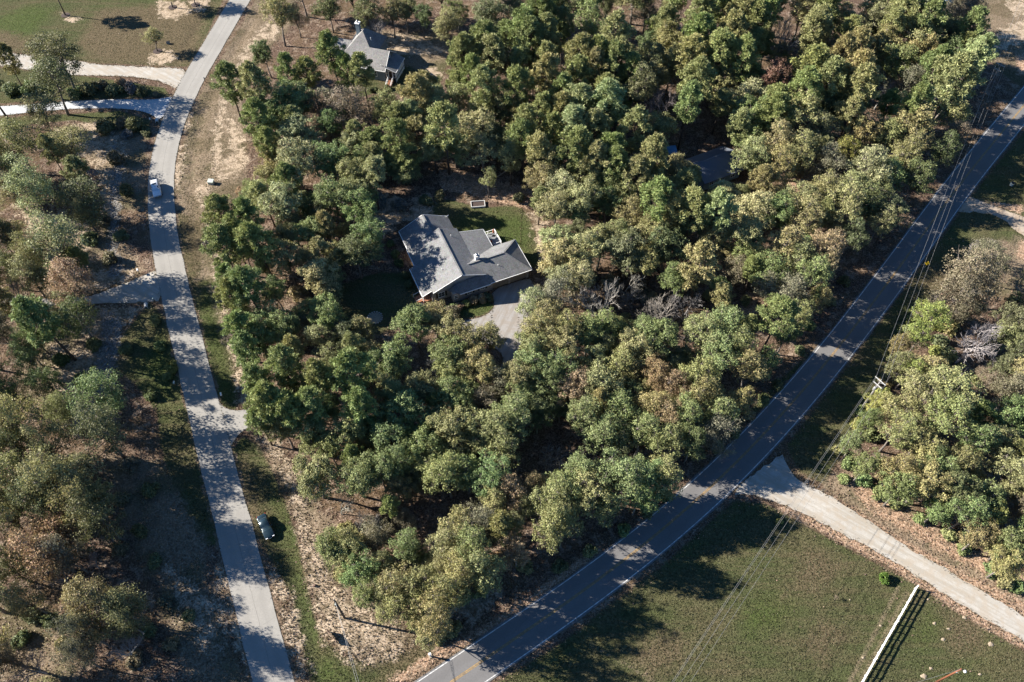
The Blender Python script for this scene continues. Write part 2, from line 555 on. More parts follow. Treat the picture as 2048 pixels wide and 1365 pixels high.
for nm, (mt, z, px) in DRIVES.items():
    g = chaikin(GA(px))
    DRIVE_G[nm] = g
    q = resample_poly(g, 0.8)
    if mt.startswith('gravel'):
        q = q + RNG.normal(0, 0.13, q.shape)
    mb = MB()
    mb.prism([tuple(p) for p in q][::-1] if np.sum(q[:, 0] * np.roll(q[:, 1], -1) - np.roll(q[:, 0], -1) * q[:, 1]) < 0 else [tuple(p) for p in q], z - 0.06, z)
    o = mb.build(nm, M[mt])
    o['kind'] = 'structure'

# ------------------------------------------------------------------ the ground
def axis(lo, hi, step, far):
    core = np.arange(lo, hi + 1e-6, step)
    out = [hi]
    s = step
    while out[-1] < far:
        s *= 1.35
        out.append(out[-1] + s)
    neg = [lo]
    s = step
    while neg[-1] > -far:
        s *= 1.35
        neg.append(neg[-1] - s)
    return np.r_[neg[:0:-1], core, out[1:]]
gx, gy = axis(-172, 172, 0.6, 3000), axis(14, 222, 0.6, 3000)
XX, YY = np.meshgrid(gx, gy)
P2 = np.stack([XX.ravel(), YY.ravel()], 1)
def inside(P, poly):
    r = np.zeros(len(P), bool)
    x, y = P[:, 0], P[:, 1]
    for (x0, y0), (x1, y1) in zip(poly, np.roll(poly, -1, 0)):
        c = ((y0 > y) != (y1 > y))
        with np.errstate(divide='ignore', invalid='ignore'):
            r ^= c & (x < (x1 - x0) * (y - y0) / (y1 - y0 + 1e-12) + x0)
    return r
def sdf(P, poly, soft):
    out = np.full(len(P), -1.0)
    lo, hi = poly.min(0) - soft, poly.max(0) + soft
    sel = np.where((P > lo).all(1) & (P < hi).all(1))[0]
    if len(sel) == 0:
        return out
    Q = P[sel]
    d = poly_dist(Q, np.vstack([poly, poly[:1]]))
    s = np.where(inside(Q, poly), 1.0, -1.0)
    out[sel] = np.clip(s * d / soft, -1, 1)
    return out
ZONES = {
 'grass': [
  [(351,453),(372,548),(397,642),(433,788),(445,815),(470,822),(478,790),(468,720),(455,660),(438,600),(428,540),(424,470),(424,400),(402,330),(385,360),(362,400)],
  [(463,905),(483,980),(505,1060),(548,1130),(585,1200),(600,1290),(630,1400),(760,1400),(690,1315),(640,1270),(622,1200),(605,1130),(590,1060),(570,1000),(545,940),(520,890),(485,872)],
  [(296,600),(333,642),(347,702),(370,805),(395,908),(420,1007),(440,1090),(405,1095),(350,1000),(322,900),(312,820),(262,760),(205,715),(230,690),(270,640)],
  [(640,1300),(740,1325),(820,1300),(870,1280),(865,1320),(790,1372),(620,1400)],
  [(1330,1128),(1470,1000),(1530,1008),(1660,1078),(1830,1168),(1920,1228),(2048,1303),(2250,1430),(2300,1900),(400,1900),(985,1372),(1120,1288),(1270,1172)],
  [(2048,265),(1999,323),(1953,380),(1896,460),(1809,580),(1736,677),(1666,772),(1573,893),(1600,945),(1650,970),(1690,890),(1740,800),(1790,700),(1830,620),(1900,570),(1960,500),(2010,480),(2040,520),(2150,560),(2200,200)],
  [(800,440),(845,405),(900,400),(960,415),(1040,410),(1062,440),(1080,480),(1075,530),(1055,545),(1030,490),(985,500),(940,480),(905,465),(860,440)],
  [(905,605),(975,600),(988,612),(970,630),(920,638),(890,640),(870,620)],
  [(660,575),(760,545),(820,545),(845,600),(800,645),(760,670),(690,650)],
  [(-160,-120),(500,-120),(400,100),(375,134),(200,127),(60,108),(-160,85)],
  [(-160,140),(0,136),(200,156),(330,176),(340,192),(150,200),(-160,214)],
  [(-160,240),(0,236),(240,222),(300,240),(300,280),(255,270),(150,240),(0,255)],
  [(512,0),(480,60),(436,130),(412,170),(400,240),(380,300),(410,330),(440,280),(480,200),(520,120),(560,70),(590,0)],
  [(1960,-40),(2060,-40),(2250,-40),(2250,170),(2060,186),(1990,135),(1955,60)],
  [(760,80),(860,85),(900,110),(880,170),(820,195),(770,182),(720,195),(680,170)],
  [(430,200),(470,230),(490,300),(480,400),(440,420),(425,350)],
  [(1440,880),(1560,790),(1650,690),(1700,625),(1640,690),(1550,770)]],
 'sand': [
  [(455,230),(485,260),(490,330),(470,345),(462,300)], [(590,1000),(620,1060),(650,1150),(620,1120),(600,1060)], [(560,1150),(600,1240),(620,1350),(600,1350),(575,1250)], [(700,1230),(820,1280),(780,1320),(690,1322)], [(880,1120),(1000,1180),(960,1240),(900,1230)], [(480,660),(496,720),(494,800),(484,720)],
  [(523,55),(545,38),(530,90),(495,140),(472,150),(486,105)],
  [(545,45),(560,60),(545,80),(530,70)],
  [(446,190),(432,250),(424,320),(430,345),(448,330),(440,280),(452,220)],
  [(440,330),(470,300),(490,330),(470,350),(435,360)],
  [(350,300),(366,292),(366,330),(358,378),(348,372),(345,330)],
  [(372,215),(385,205),(378,250),(366,268)],
  [(395,362),(415,360),(422,400),(420,450),(424,500),(412,480),(410,420),(398,392)],
  [(424,490),(434,500),(447,590),(470,650),(490,740),(492,815),(478,800),(470,740),(456,680),(440,610),(430,545)],
  [(505,850),(535,852),(570,900),(604,985),(608,1030),(590,1010),(570,955),(550,905),(522,875)],
  [(605,1075),(640,1115),(660,1165),(725,1215),(800,1265),(770,1315),(700,1318),(655,1280),(632,1220),(618,1140)],
  [(543,1145),(560,1150),(592,1255),(612,1340),(588,1310),(565,1230)],
  [(1058,420),(1085,430),(1096,490),(1102,545),(1088,535),(1070,485)],
  [(755,78),(800,66),(870,88),(902,102),(850,112),(790,112),(765,100)],
  [(850,130),(885,140),(880,155),(855,150)],
  [(110,250),(200,245),(250,290),(240,380),(225,480),(205,420),(190,330),(120,290)],
  [(30,410),(110,430),(190,450),(170,500),(60,470)],
  [(165,545),(265,540),(270,552),(215,575),(170,585)],
  [(190,612),(290,612),(250,650),(200,680),(150,650)],
  [(100,690),(200,700),(230,760),(210,830),(150,860),(110,800)],
  [(330,1130),(440,1210),(450,1300),(400,1300)],
  [(430,1120),(455,1130),(490,1250),(510,1340),(470,1300)],
  [(315,5),(360,0),(385,20),(350,40),(318,35)],
  [(380,0),(420,0),(405,25),(385,22)],
  [(300,108),(340,100),(352,118),(325,133),(298,125)],
  [(125,28),(150,34),(158,42),(138,44)],
  [(2000,60),(2060,35),(2200,30),(2200,70),(2060,80),(1985,105),(1975,95)],
  [(2010,0),(2060,0),(2060,30),(2030,35)],
  [(830,395),(870,385),(860,430),(810,440)],
  [(720,400),(800,390),(820,430),(770,470),(720,440)]],
 'clay': [
  [(1640,983),(1720,1022),(1800,1075),(1900,1130),(2060,1208),(2250,1320),(2250,1370),(2060,1245),(1900,1155),(1800,1095),(1700,1032)],
  [(1530,995),(1660,1052),(1740,1090),(1830,1145),(1920,1205),(2060,1280),(2250,1400),(2250,1440),(2060,1308),(1920,1228),(1830,1166),(1740,1115),(1640,1062),(1560,1018)],
  [(1690,945),(1790,1010),(1900,1075),(2060,1160),(2060,1200),(1850,1088),(1720,1010)],
  [(800,1372),(870,1325),(940,1290),(1030,1235),(1210,1108),(1200,1090),(1020,1215),(930,1272),(850,1310),(760,1372)],
  [(880,340),(940,345),(1060,375),(1090,400),(1060,420),(960,395),(880,380)],
  [(1480,590),(1520,575),(1515,630),(1480,630)],
  [(1560,335),(1640,335),(1600,390),(1560,380)],
  [(2030,110),(2070,100),(2070,150),(2035,150)],
  [(2040,480),(2070,480),(2070,540),(2030,510)],
  [(1960,400),(2048,410),(2048,432),(1985,412)]],
 'worn': [
  [(1620,1100),(1700,1130),(1640,1180),(1560,1200)], [(1640,1240),(1700,1260),(1650,1330),(1600,1300)], [(1880,1200),(1960,1230),(1990,1320),(1900,1300)], [(1250,1300),(1330,1260),(1400,1300),(1300,1365)],
  [(351,453),(362,400),(385,360),(402,330),(424,400),(424,470),(405,560),(390,600)], [(430,200),(470,230),(490,300),(480,400),(440,420),(425,350)],
  [(512,0),(480,60),(436,130),(412,170),(400,240),(380,300),(410,330),(440,280),(480,200),(520,120),(560,70),(590,0)],
  [(200,20),(420,0),(400,100),(375,134),(200,127),(150,90)], [(0,60),(100,90),(60,108),(-100,100)], [(1960,-40),(2250,-40),(2250,170),(2060,186),(1990,135)],
  [(470,930),(485,975),(505,1060),(530,1090),(520,1000),(490,920)], [(1830,560),(1900,520),(1960,500),(2030,520),(1950,560),(1880,600)], [(640,1300),(740,1325),(870,1280),(865,1320),(790,1350)]],
 'tan': [
  [(200,900),(330,930),(420,1100),(400,1200),(300,1150),(230,1020)], [(0,1180),(120,1230),(160,1365),(0,1365)], [(60,420),(220,440),(290,540),(180,590),(60,540)], [(0,640),(40,700),(30,800),(120,840),(180,760),(150,700)], [(180,240),(290,270),(290,420),(230,420),(200,330)],
  [(512,0),(436,130),(392,200),(366,290),(352,340),(350,420),(385,440),(420,430),(440,420),(490,400),(497,250),(475,170),(520,110),(590,50),(590,0)],
  [(395,560),(415,560),(440,660),(462,740),(478,800),(492,790),(470,680),(440,560),(425,480),(410,480)],
  [(505,870),(560,900),(600,990),(700,1070),(760,1180),(830,1280),(760,1330),(650,1285),(620,1180),(600,1060),(560,960)],
  [(1640,968),(1690,935),(1790,1000),(1900,1075),(2060,1160),(2060,1235),(1900,1145),(1720,1028)],
  [(1960,0),(2250,0),(2250,170),(2060,150),(1980,120)], [(1890,560),(1960,490),(2060,470),(2060,600),(1980,590)], [(740,60),(880,70),(910,110),(860,150),(780,120)],
  [(300,1100),(430,1180),(480,1365),(380,1365),(330,1250)], [(60,640),(200,660),(250,720),(200,760),(90,720)]],
 'track': [[(1795,1172),(1800,1176),(1700,1372),(1692,1372)], [(1813,1180),(1818,1184),(1722,1372),(1714,1372)], [(1180,1290),(1186,1290),(1330,1372),(1322,1372)]],
 'lush': [
  [(1480,1220),(1570,1180),(1600,1210),(1560,1250),(1500,1270)], [(1930,1260),(1990,1280),(1990,1330),(1950,1320)], [(1860,1230),(1880,1240),(1850,1290),(1830,1280)],
  [(880,440),(960,430),(1040,430),(1062,460),(1065,520),(1040,500),(985,500),(940,480)], [(905,605),(975,600),(988,612),(970,630),(920,638)],
  [(550,1000),(575,1040),(600,1150),(625,1250),(640,1365),(720,1365),(640,1280),(610,1180),(585,1060)], [(395,560),(420,560),(455,680),(470,800),(445,800),(420,700)], [(-60,60),(40,90),(110,20),(60,10)], [(320,660),(350,760),(330,800),(290,740)]],
 'rock': [
  [(230,280),(245,330),(240,420),(235,500),(250,545),(215,560),(218,450),(222,350)],
  [(205,620),(245,640),(240,700),(215,770),(185,840),(150,860),(165,790),(190,720)],
  [(1590,950),(1650,985),(1600,975)]],
}
ATTR = {}
for k, polys in ZONES.items():
    soft = {'grass': 1.6, 'sand': 2.6, 'clay': 1.8, 'rock': 2.2, 'worn': 3.2, 'lush': 3.0, 'track': 0.7, 'tan': 2.2}[k]
    v = np.full(len(P2), -1.0)
    for p in polys:
        v = np.maximum(v, sdf(P2, GA(p), soft))
    ATTR[k] = v
ROAD_D = np.minimum(poly_dist(P2, MAIN), poly_dist(P2, SIDE))
flat = np.clip((ROAD_D - 4.0) / 5.0, 0, 1)
for g in DRIVE_G.values():
    s = sdf(P2, g, 3.0)
    flat = np.minimum(flat, np.clip(-s, 0, 1))
def vnoise(P, cell, seed):
    r = np.random.default_rng(seed)
    T = r.random((128, 128))
    q = P / cell
    i = np.floor(q).astype(int)
    f = q - i
    f = f * f * (3 - 2 * f)
    a, b = i[:, 0] % 128, i[:, 1] % 128
    a1, b1 = (a + 1) % 128, (b + 1) % 128
    return (T[a, b] * (1 - f[:, 0]) + T[a1, b] * f[:, 0]) * (1 - f[:, 1]) + (T[a, b1] * (1 - f[:, 0]) + T[a1, b1] * f[:, 0]) * f[:, 1] - 0.5
ZZ = (vnoise(P2, 9, 1) * 0.5 + vnoise(P2, 3.1, 2) * 0.22 + vnoise(P2, 1.3, 3) * 0.10) * flat
bare = np.clip(ATTR['grass'] * -0.6 + 0.4, 0.12, 1.0)
ZZ = ZZ * bare
DS = poly_dist(P2, SIDE)
ZZ -= 0.28 * np.exp(-((DS - 6.3) / 1.5) ** 2) * flat              # shallow roadside ditches
DM = poly_dist(P2, MAIN)
ZZ -= 0.30 * np.exp(-((DM - 6.8) / 1.6) ** 2) * flat
HOUSES = [((-11.0, 107.0), 20.0), ((-34.0, 176.0), 13.0), ((46.5, 138.0), 9.0)]
for (hx, hy), hr in HOUSES:
    ZZ *= np.clip((np.hypot(P2[:, 0] - hx, P2[:, 1] - hy) - hr) / 6.0, 0, 1)
farmask = np.clip((np.maximum(np.abs(P2[:, 0]) - 172, 0) + np.maximum(P2[:, 1] - 222, 0) + np.maximum(14 - P2[:, 1], 0)) / 5, 0, 1)
ZZ = ZZ * (1 - farmask) - 0.02
me = bpy.data.meshes.new('ground')
ny, nx = XX.shape
V = np.c_[P2, ZZ].astype(np.float32)
idx = np.arange(nx * ny).reshape(ny, nx)
F = np.stack([idx[:-1, :-1], idx[:-1, 1:], idx[1:, 1:], idx[1:, :-1]], -1).reshape(-1, 4)
me.vertices.add(len(V)); me.vertices.foreach_set('co', V.ravel())
me.loops.add(F.size); me.loops.foreach_set('vertex_index', F.ravel().astype(np.int32))
me.polygons.add(len(F)); me.polygons.foreach_set('loop_start', np.arange(0, F.size, 4, dtype=np.int32))
me.update(calc_edges=True)
me.shade_smooth()
for k, v in ATTR.items():
    a = me.attributes.new(k, 'FLOAT', 'POINT')
    a.data.foreach_set('value', v.astype(np.float32))
a = me.attributes.new('shoulder', 'FLOAT', 'POINT')
a.data.foreach_set('value', np.clip((ROAD_D - 3.0) / 2.0, 0, 1).astype(np.float32))

def ground_mat():
    m, nt, b = nodes('ground')
    p = geopos(nt)
    n_fine = noise(nt, 3.2, 4, 0.75, p)
    n_mid = noise(nt, 0.55, 5, 0.7, p, 0.4)
    n_big = noise(nt, 0.11, 4, 0.6, p)
    n_huge = noise(nt, 0.035, 3, 0.55, p)
    mp = N(nt, 'ShaderNodeMapping')
    mp.inputs['Rotation'].default_value = (0, 0, R(-40))
    mp.inputs['Scale'].default_value = (0.06, 0.75, 1)
    nt.links.new(p, mp.inputs[0])
    n_streak = noise(nt, 1.0, 4, 0.65, mp.outputs[0])
    def at(name):
        return N(nt, 'ShaderNodeAttribute', attribute_name=name).outputs['Fac']
    def mask(name, amp, w=0.22, bias=0.0, src=None):
        s = math_(nt, 'ADD', at(name), math_(nt, 'MULTIPLY', math_(nt, 'SUBTRACT', src or n_mid, 0.5 - bias), amp))
        s = math_(nt, 'ADD', s, math_(nt, 'MULTIPLY', math_(nt, 'SUBTRACT', n_fine, 0.5), 0.9))
        return step_(nt, s, -w, w)
    # forest floor: pine straw, leaves and bare earth
    lit = ramp(nt, n_fine, (0.36, (0.045, 0.030, 0.024)), (0.5, (0.125, 0.082, 0.060)), (0.66, (0.30, 0.215, 0.16)))
    lit = mix(nt, step_(nt, n_big, 0.42, 0.62), lit, mix(nt, 0.55, lit, (0.14, 0.10, 0.055)))
    lit = mix(nt, step_(nt, n_mid, 0.49, 0.62, 0, 0.8), lit, ramp(nt, n_fine, (0.36, (0.13, 0.09, 0.068)), (0.64, (0.44, 0.35, 0.27))))
    # mown grass with dry patches
    gr = ramp(nt, n_fine, (0.30, (0.046, 0.054, 0.022)), (0.5, (0.078, 0.089, 0.038)), (0.72, (0.128, 0.138, 0.064)))
    dry = ramp(nt, n_fine, (0.34, (0.062, 0.048, 0.028)), (0.5, (0.128, 0.100, 0.060)), (0.68, (0.245, 0.195, 0.125)))
    lush = ramp(nt, n_fine, (0.34, (0.030, 0.050, 0.012)), (0.5, (0.070, 0.098, 0.028)), (0.68, (0.14, 0.17, 0.06)))
    gr = mix(nt, step_(nt, n_big, 0.42, 0.66, 0, 0.5), gr, dry)
    gr = mix(nt, step_(nt, n_streak, 0.47, 0.62, 0.0, 0.42), gr, dry)
    gr = mix(nt, math_(nt, 'MULTIPLY', mask('lush', 1.6, 0.8), 0.75), gr, lush)
    gr = mix(nt, mask('worn', 2.6, 0.8), gr, dry)
    gr = mix(nt, mask('track', 1.0, 0.5), gr, mix(nt, 0.5, dry, (0.30, 0.24, 0.17)))
    gr = mix(nt, step_(nt, n_mid, 0.58, 0.74, 0, 0.2), gr, lush)
    c = mix(nt, mask('grass', 1.1), lit, gr)
    tn = ramp(nt, n_fine, (0.34, (0.135, 0.098, 0.066)), (0.5, (0.235, 0.180, 0.125)), (0.66, (0.375, 0.300, 0.220)))
    tn = mix(nt, step_(nt, n_big, 0.45, 0.6, 0, 0.7), tn, gr)
    c = mix(nt, mask('tan', 2.0, 0.5), c, tn)
    sa = ramp(nt, n_fine, (0.34, (0.26, 0.185, 0.125)), (0.48, (0.44, 0.345, 0.25)), (0.64, (0.64, 0.53, 0.41)))
    sa = mix(nt, step_(nt, n_mid, 0.40, 0.56, 0.7, 0.0), sa, dry)
    c = mix(nt, mask('sand', 3.0, 0.25, 0.0), c, sa)
    cl = ramp(nt, n_fine, (0.36, (0.17, 0.10, 0.062)), (0.5, (0.40, 0.265, 0.18)), (0.64, (0.66, 0.50, 0.375)))
    cl = mix(nt, step_(nt, n_mid, 0.5, 0.6, 0, 0.75), cl, mix(nt, 0.5, dry, lit))
    c = mix(nt, mask('clay', 2.4, 0.22, -0.02), c, cl)
    ro = ramp(nt, n_fine, (0.3, (0.07, 0.065, 0.06)), (0.52, (0.24, 0.23, 0.215)), (0.7, (0.52, 0.50, 0.47)))
    c = mix(nt, mask('rock', 2.4, 0.2, -0.02), c, ro)
    sh = math_(nt, 'ADD', at('shoulder'), math_(nt, 'MULTIPLY', math_(nt, 'SUBTRACT', n_mid, 0.5), 1.6))
    c = mix(nt, step_(nt, sh, 0.02, 0.22, 0.8, 0.0), c, ramp(nt, n_fine, (0.3, (0.13, 0.09, 0.065)), (0.7, (0.33, 0.25, 0.18))))
    c = mix(nt, 1.0, c, (K, K, K), 'MULTIPLY')
    nt.links.new(c, b.inputs['Base Color'])
    b.inputs['Roughness'].default_value = 1.0
    b.inputs['Specular IOR Level'].default_value = 0.05
    h = math_(nt, 'ADD', math_(nt, 'MULTIPLY', n_mid, 1.2), n_fine)
    bump(nt, b, h, 0.9, 0.16)
    return m
me.materials.append(ground_mat())
ground = bpy.data.objects.new('ground', me)
C.objects.link(ground)
ground['kind'] = 'structure'
ZGRID = ZZ.reshape(ny, nx)
def grid_at(A, P):
    i = np.clip(np.searchsorted(gx, P[:, 0]) - 1, 0, nx - 2)
    j = np.clip(np.searchsorted(gy, P[:, 1]) - 1, 0, ny - 2)
    fx = (P[:, 0] - gx[i]) / (gx[i + 1] - gx[i])
    fy = (P[:, 1] - gy[j]) / (gy[j + 1] - gy[j])
    return (A[j, i] * (1 - fx) + A[j, i + 1] * fx) * (1 - fy) + (A[j + 1, i] * (1 - fx) + A[j + 1, i + 1] * fx) * fy
def zg(x, y):
    return float(grid_at(ZGRID, np.array([[x, y]]))[0])
# ------------------------------------------------------------------ the grey-roofed house
def window_part(parent, cx, y, z0, w, h, face='near', frame='white', shutters=True):
    """a window in a wall that faces -y (near) or -x / +x (side): frame part with its pane and shutters"""
    sgn = -1
    def rect(mb, a0, a1, b0, b1, d0, d1):
        if face == 'near':
            mb.box(a0, a1, y + sgn * d1, y + sgn * d0, b0, b1)
        elif face == 'right':
            mb.box(y + d0, y + d1, a0, a1, b0, b1)
        else:
            mb.box(y - d1, y - d0, a0, a1, b0, b1)
        return mb
    x0, x1, z1 = cx - w / 2, cx + w / 2, z0 + h
    mb = MB()
    rect(mb, x0 - .08, x0, z0 - .08, z1 + .08, .003, .07)
    rect(mb, x1, x1 + .08, z0 - .08, z1 + .08, .003, .07)
    rect(mb, x0, x1, z1, z1 + .08, .003, .07)
    rect(mb, x0, x1, z0 - .08, z0, .003, .10)
    rect(mb, cx - .02, cx + .02, z0, z1, .003, .05)
    rect(mb, x0, cx - .02, (z0 + z1) / 2 - .02, (z0 + z1) / 2 + .02, .003, .05)
    rect(mb, cx + .02, x1, (z0 + z1) / 2 - .02, (z0 + z1) / 2 + .02, .003, .05)
    win = mb.build('window', M[frame], parent)
    rect(MB(), x0, x1, z0, z1, .002, .025).build('pane', M['glass'], win)
    if shutters:
        for s0 in (x0 - .52, x1 + .10):
            sb = rect(MB(), s0, s0 + .42, z0 - .06, z1 + .06, .003, .05)
            sb.build('shutter', M['dark'], win)
    return win

house = empty('grey_roofed_house', (-10.13, 103.28, 0), R(23.3))
tag(house, 'sprawling house with grey shingle roofs and a wide garage, in the wooded clearing', 'house')
zl = lambda x: 6.0 - 0.42 * abs(x)
T = 0.16
def roof_part(name, poly, parent, mat='shingle'):
    return MB().slab(poly, T).build(name, M[mat], parent)
main_l = roof_part('roof_slope', [(0, -.3, 6), (0, 13.6, 6), (-7.4, 13.45, zl(7.4)), (-7.4, 8.4, zl(7.4)), (-8.5, 8.4, zl(8.5)), (-8.5, .4, zl(8.5)), (-6.4, .4, zl(6.4)), (-6.4, -.3, zl(6.4))], house)
main_r = roof_part('roof_slope', [(0, 13.6, 6), (0, -.3, 6), (5.4, -.3, zl(5.4)), (4.05, 5.0, zl(4.05)), (4.05, 13.6, zl(4.05))], house)
tag(roof_part('roof_slope', [(4.05, 12.3, 4.27), (4.05, 4.5, 4.27), (9.5, 5.8, 2.86), (9.5, 12.3, 2.86)], house), 'paler low shed roof at the back')
roof_part('roof_slope', [(1.0, 2.75, 5.0), (1.0, -.25, 3.626), (5.4, -.25, 3.626), (5.4, -2.05, 2.8), (14.65, -2.05, 2.8), (10.4, 2.75, 5.0)], house)
roof_part('roof_slope', [(10.4, 2.75, 5.0), (14.65, -2.05, 2.8), (14.65, 7.0, 2.8)], house)
roof_part('roof_slope', [(10.4, 2.75, 5.0), (14.65, 7.0, 2.8), (3.0, 7.0, 2.8), (1.0, 2.75, 5.0)], house)
roof_part('roof_slope', [(-1.6, 13.3, 5.5), (-1.6, 19.0, 5.5), (-7.25, 18.85, 2.88), (-7.25, 13.3, 2.88)], house)
roof_part('roof_slope', [(-1.6, 19.0, 5.5), (-1.6, 13.3, 5.5), (3.85, 13.3, 2.98), (3.85, 18.85, 2.98)], house)
roof_part('roof_slope', [(-1.3, -.28, 3.95), (-1.35, -2.15, 2.66), (5.38, -2.15, 2.66), (5.38, -.28, 3.95)], house)
roof_part('roof_slope', [(-1.3, -.28, 3.95), (-3.4, -.28, 2.72), (-1.35, -2.15, 2.66)], house)
# ridge caps, fascia and gutters
for a, b in (((0, -.3, 6.03), (0, 13.6, 6.03)), ((2.3, 2.75, 5.03), (10.4, 2.75, 5.03)), ((-1.6, 13.6, 5.53), (-1.6, 19, 5.53)), ((10.4, 2.75, 5.03), (14.6, -2.0, 2.86)), ((10.4, 2.75, 5.03), (14.6, 6.95, 2.86))):
    MB().bar(a, b, 0.34, 0.06).build('ridge_cap', M['shingle'], house)
for a, b in (((-8.56, .4, zl(8.5) - .1), (-8.56, 8.4, zl(8.5) - .1)), ((-7.46, 8.45, zl(7.4) - .1), (-7.46, 13.3, zl(7.4) - .1)), ((-7.31, 13.5, 2.78), (-7.31, 18.85, 2.78)), ((5.4, -2.11, 2.70), (14.65, -2.11, 2.70)), ((-1.35, -2.21, 2.56), (5.36, -2.21, 2.56)), ((14.71, -2.05, 2.70), (14.71, 7.0, 2.70)), ((9.56, 7.1, 2.76), (9.56, 12.3, 2.76))):
    MB().bar(a, b, 0.11, 0.14).build('gutter', M['white'], house)
for a, b in (((-.05, -.36, 5.90), (-6.42, -.36, zl(6.4) - .09)), ((.05, -.36, 5.90), (5.35, -.36, zl(5.35) - .09)), ((-1.6, 19.05, 5.40), (-7.25, 18.92, 2.79)), ((-1.55, 19.05, 5.40), (3.85, 18.92, 2.88)), ((4.1, 12.36, 4.18), (9.5, 12.36, 2.77)), ((-6.44, .34, zl(6.4) - .09), (-8.5, .34, zl(8.5) - .09))):
    MB().bar(a, b, 0.07, 0.2).build('fascia_board', M['white'], house)
# walls
w = MB()
w.box(-6.6, 4.3, .35, 13.2, 0, 3.0)
w.build('wall', M['stone'], house)
w = MB(); w.slab([(-6.55, .2, 3.0), (4.3, .2, 3.0), (4.3, .2, 4.0), (0, .2, 5.8), (-6.55, .2, 3.1)], 0.01)
g = MB()
pts = [(-6.4, 2.7), (5.3, 2.7), (5.3, 3.55), (0, 5.78), (-6.4, 3.08)]
n = len(pts)
g.add([(x, .1, z) for x, z in pts] + [(x, .3, z) for x, z in pts], [tuple(range(n)), tuple(range(2 * n - 1, n - 1, -1))] + [(i + n, (i + 1) % n + n, (i + 1) % n, i) for i in range(n)])
g.build('gable_wall', M['trim'], house)
MB().box(-6.6, -2.72, .12, .349, 0, 2.69).build('wall', M['stone'], house)
MB().box(-2.7, 5.5, -1.65, .34, 0, 2.6).build('wall', M['stone'], house)
MB().box(-6.6, 3.2, 13.21, 18.3, 0, 2.9).build('wall', M['stone'], house)
g = MB()
pts = [(-6.6, 2.9), (3.2, 2.9), (3.2, 3.1), (-1.6, 5.3), (-6.6, 3.0)]
g.add([(x, 18.1, z) for x, z in pts] + [(x, 18.3, z) for x, z in pts], [tuple(range(n)), tuple(range(2 * n - 1, n - 1, -1))] + [(i + n, (i + 1) % n + n, (i + 1) % n, i) for i in range(n)])
g.build('gable_wall', M['trim'], house)
MB().box(4.31, 9.0, 6.4, 11.9, 0, 2.75).build('wall', M['stone'], house)
w = MB()
w.box(5.51, 5.95, -1.6, 6.38, 0, 2.6).box(13.55, 14.1, -1.6, 6.38, 0, 2.6).box(5.96, 13.54, 6.0, 6.38, 0, 2.6).box(5.96, 13.54, -1.6, -1.35, 2.25, 2.6).box(9.55, 9.95, -1.6, -1.35, 0, 2.24)
w.build('garage_wall', M['stone'], house)
for x0, x1 in ((5.97, 9.54), (9.96, 13.53)):
    d = MB()
    for k in range(4):
        d.box(x0, x1, -1.50, -1.42, 0.03 + k * .555, 0.03 + k * .555 + .53)
    d.build('garage_door', M['gar'], house)
for cx, hgt in ((-4.6, 1.35),):
    window_part(house, cx, .12, .85, 1.3, hgt)
window_part(house, -2.1, -1.65, 1.1, .7, .9, shutters=False)
window_part(house, 0.9, -1.65, 1.25, 1.0, .75)
window_part(house, 3.7, -1.65, 1.25, 1.0, .75)
for yy in (2.5, 5.5, 9.5, 11.5):
    window_part(house, yy, -6.6, .9, 1.1, 1.3, 'left')
for yy in (14.8, 16.8):
    window_part(house, yy, -6.6, .9, 1.1, 1.3, 'left')
for yy in (8.0, 10.2):
    window_part(house, yy, 9.0, .8, 1.3, 1.4, 'right', shutters=False)
# chimney with its metal cap
ch = MB().box(4.25, 5.15, 3.2, 3.95, 3.0, 5.65).build('chimney', M['white'], house)
MB().box(4.15, 5.25, 3.1, 4.05, 5.65, 5.77).build('chimney_crown', M['trim'], ch)
MB().lathe([(.22, 5.77), (.22, 6.05), (.36, 6.07), (.36, 6.14), (.12, 6.24)], 14, (4.7, 3.57)).build('chimney_cap', M['chrome'], ch, True)
for vx, vy, vz in ((1.9, 11.2, 5.1), (8.2, .7, 3.95), (-3.0, 3.6, 4.7)):
    MB().lathe([(.06, vz), (.06, vz + .42)], 10, (vx, vy)).build('vent_pipe', M['white'], house)
dish = MB().lathe([(.02, 0), (.30, .06), (.42, .16), (.40, .17), (.28, .075), (.02, .02)], 16).build('satellite_dish', M['white'], house, True)
dish.location = (3.7, 18.3, 3.45)
dish.rotation_euler = (R(55), 0, R(200))
MB().tube([(3.7, 18.3, 2.95), (3.7, 18.3, 3.45)], .03, 6).build('dish_mast', M['galv'], house)
# entry porch on the left: brick floor, steps, white posts and rails
MB().box(-8.4, -6.62, .5, 8.2, 0, .45).build('porch_floor', M['brick'], house)
for py in (.65, 3.1, 5.6, 8.0):
    MB().box(-8.36, -8.22, py - .07, py + .07, .45, zl(8.3) - .15).build('porch_post', M['white'], house)
for k in range(4):
    MB().box(-8.75 - .34 * k, -8.41 - .34 * k, 1.0, 2.7, 0, .40 - .10 * k).build('step', M['brick'], house)
for yy in (.95, 2.75):
    MB().bar((-8.4, yy, 1.35), (-9.9, yy, .95), .06).bar((-8.45, yy, .45), (-8.45, yy, 1.35), .06).bar((-9.85, yy, 0), (-9.85, yy, .95), .06).build('handrail', M['white'], house)
for k in range(7):
    MB().box(-8.33, -8.25, 5.75 + k * .3, 5.80 + k * .3, .45, 1.3).build('baluster', M['white'], house)
MB().bar((-8.29, 5.6, 1.32), (-8.29, 8.0, 1.32), .09, .06).build('porch_rail', M['white'], house)
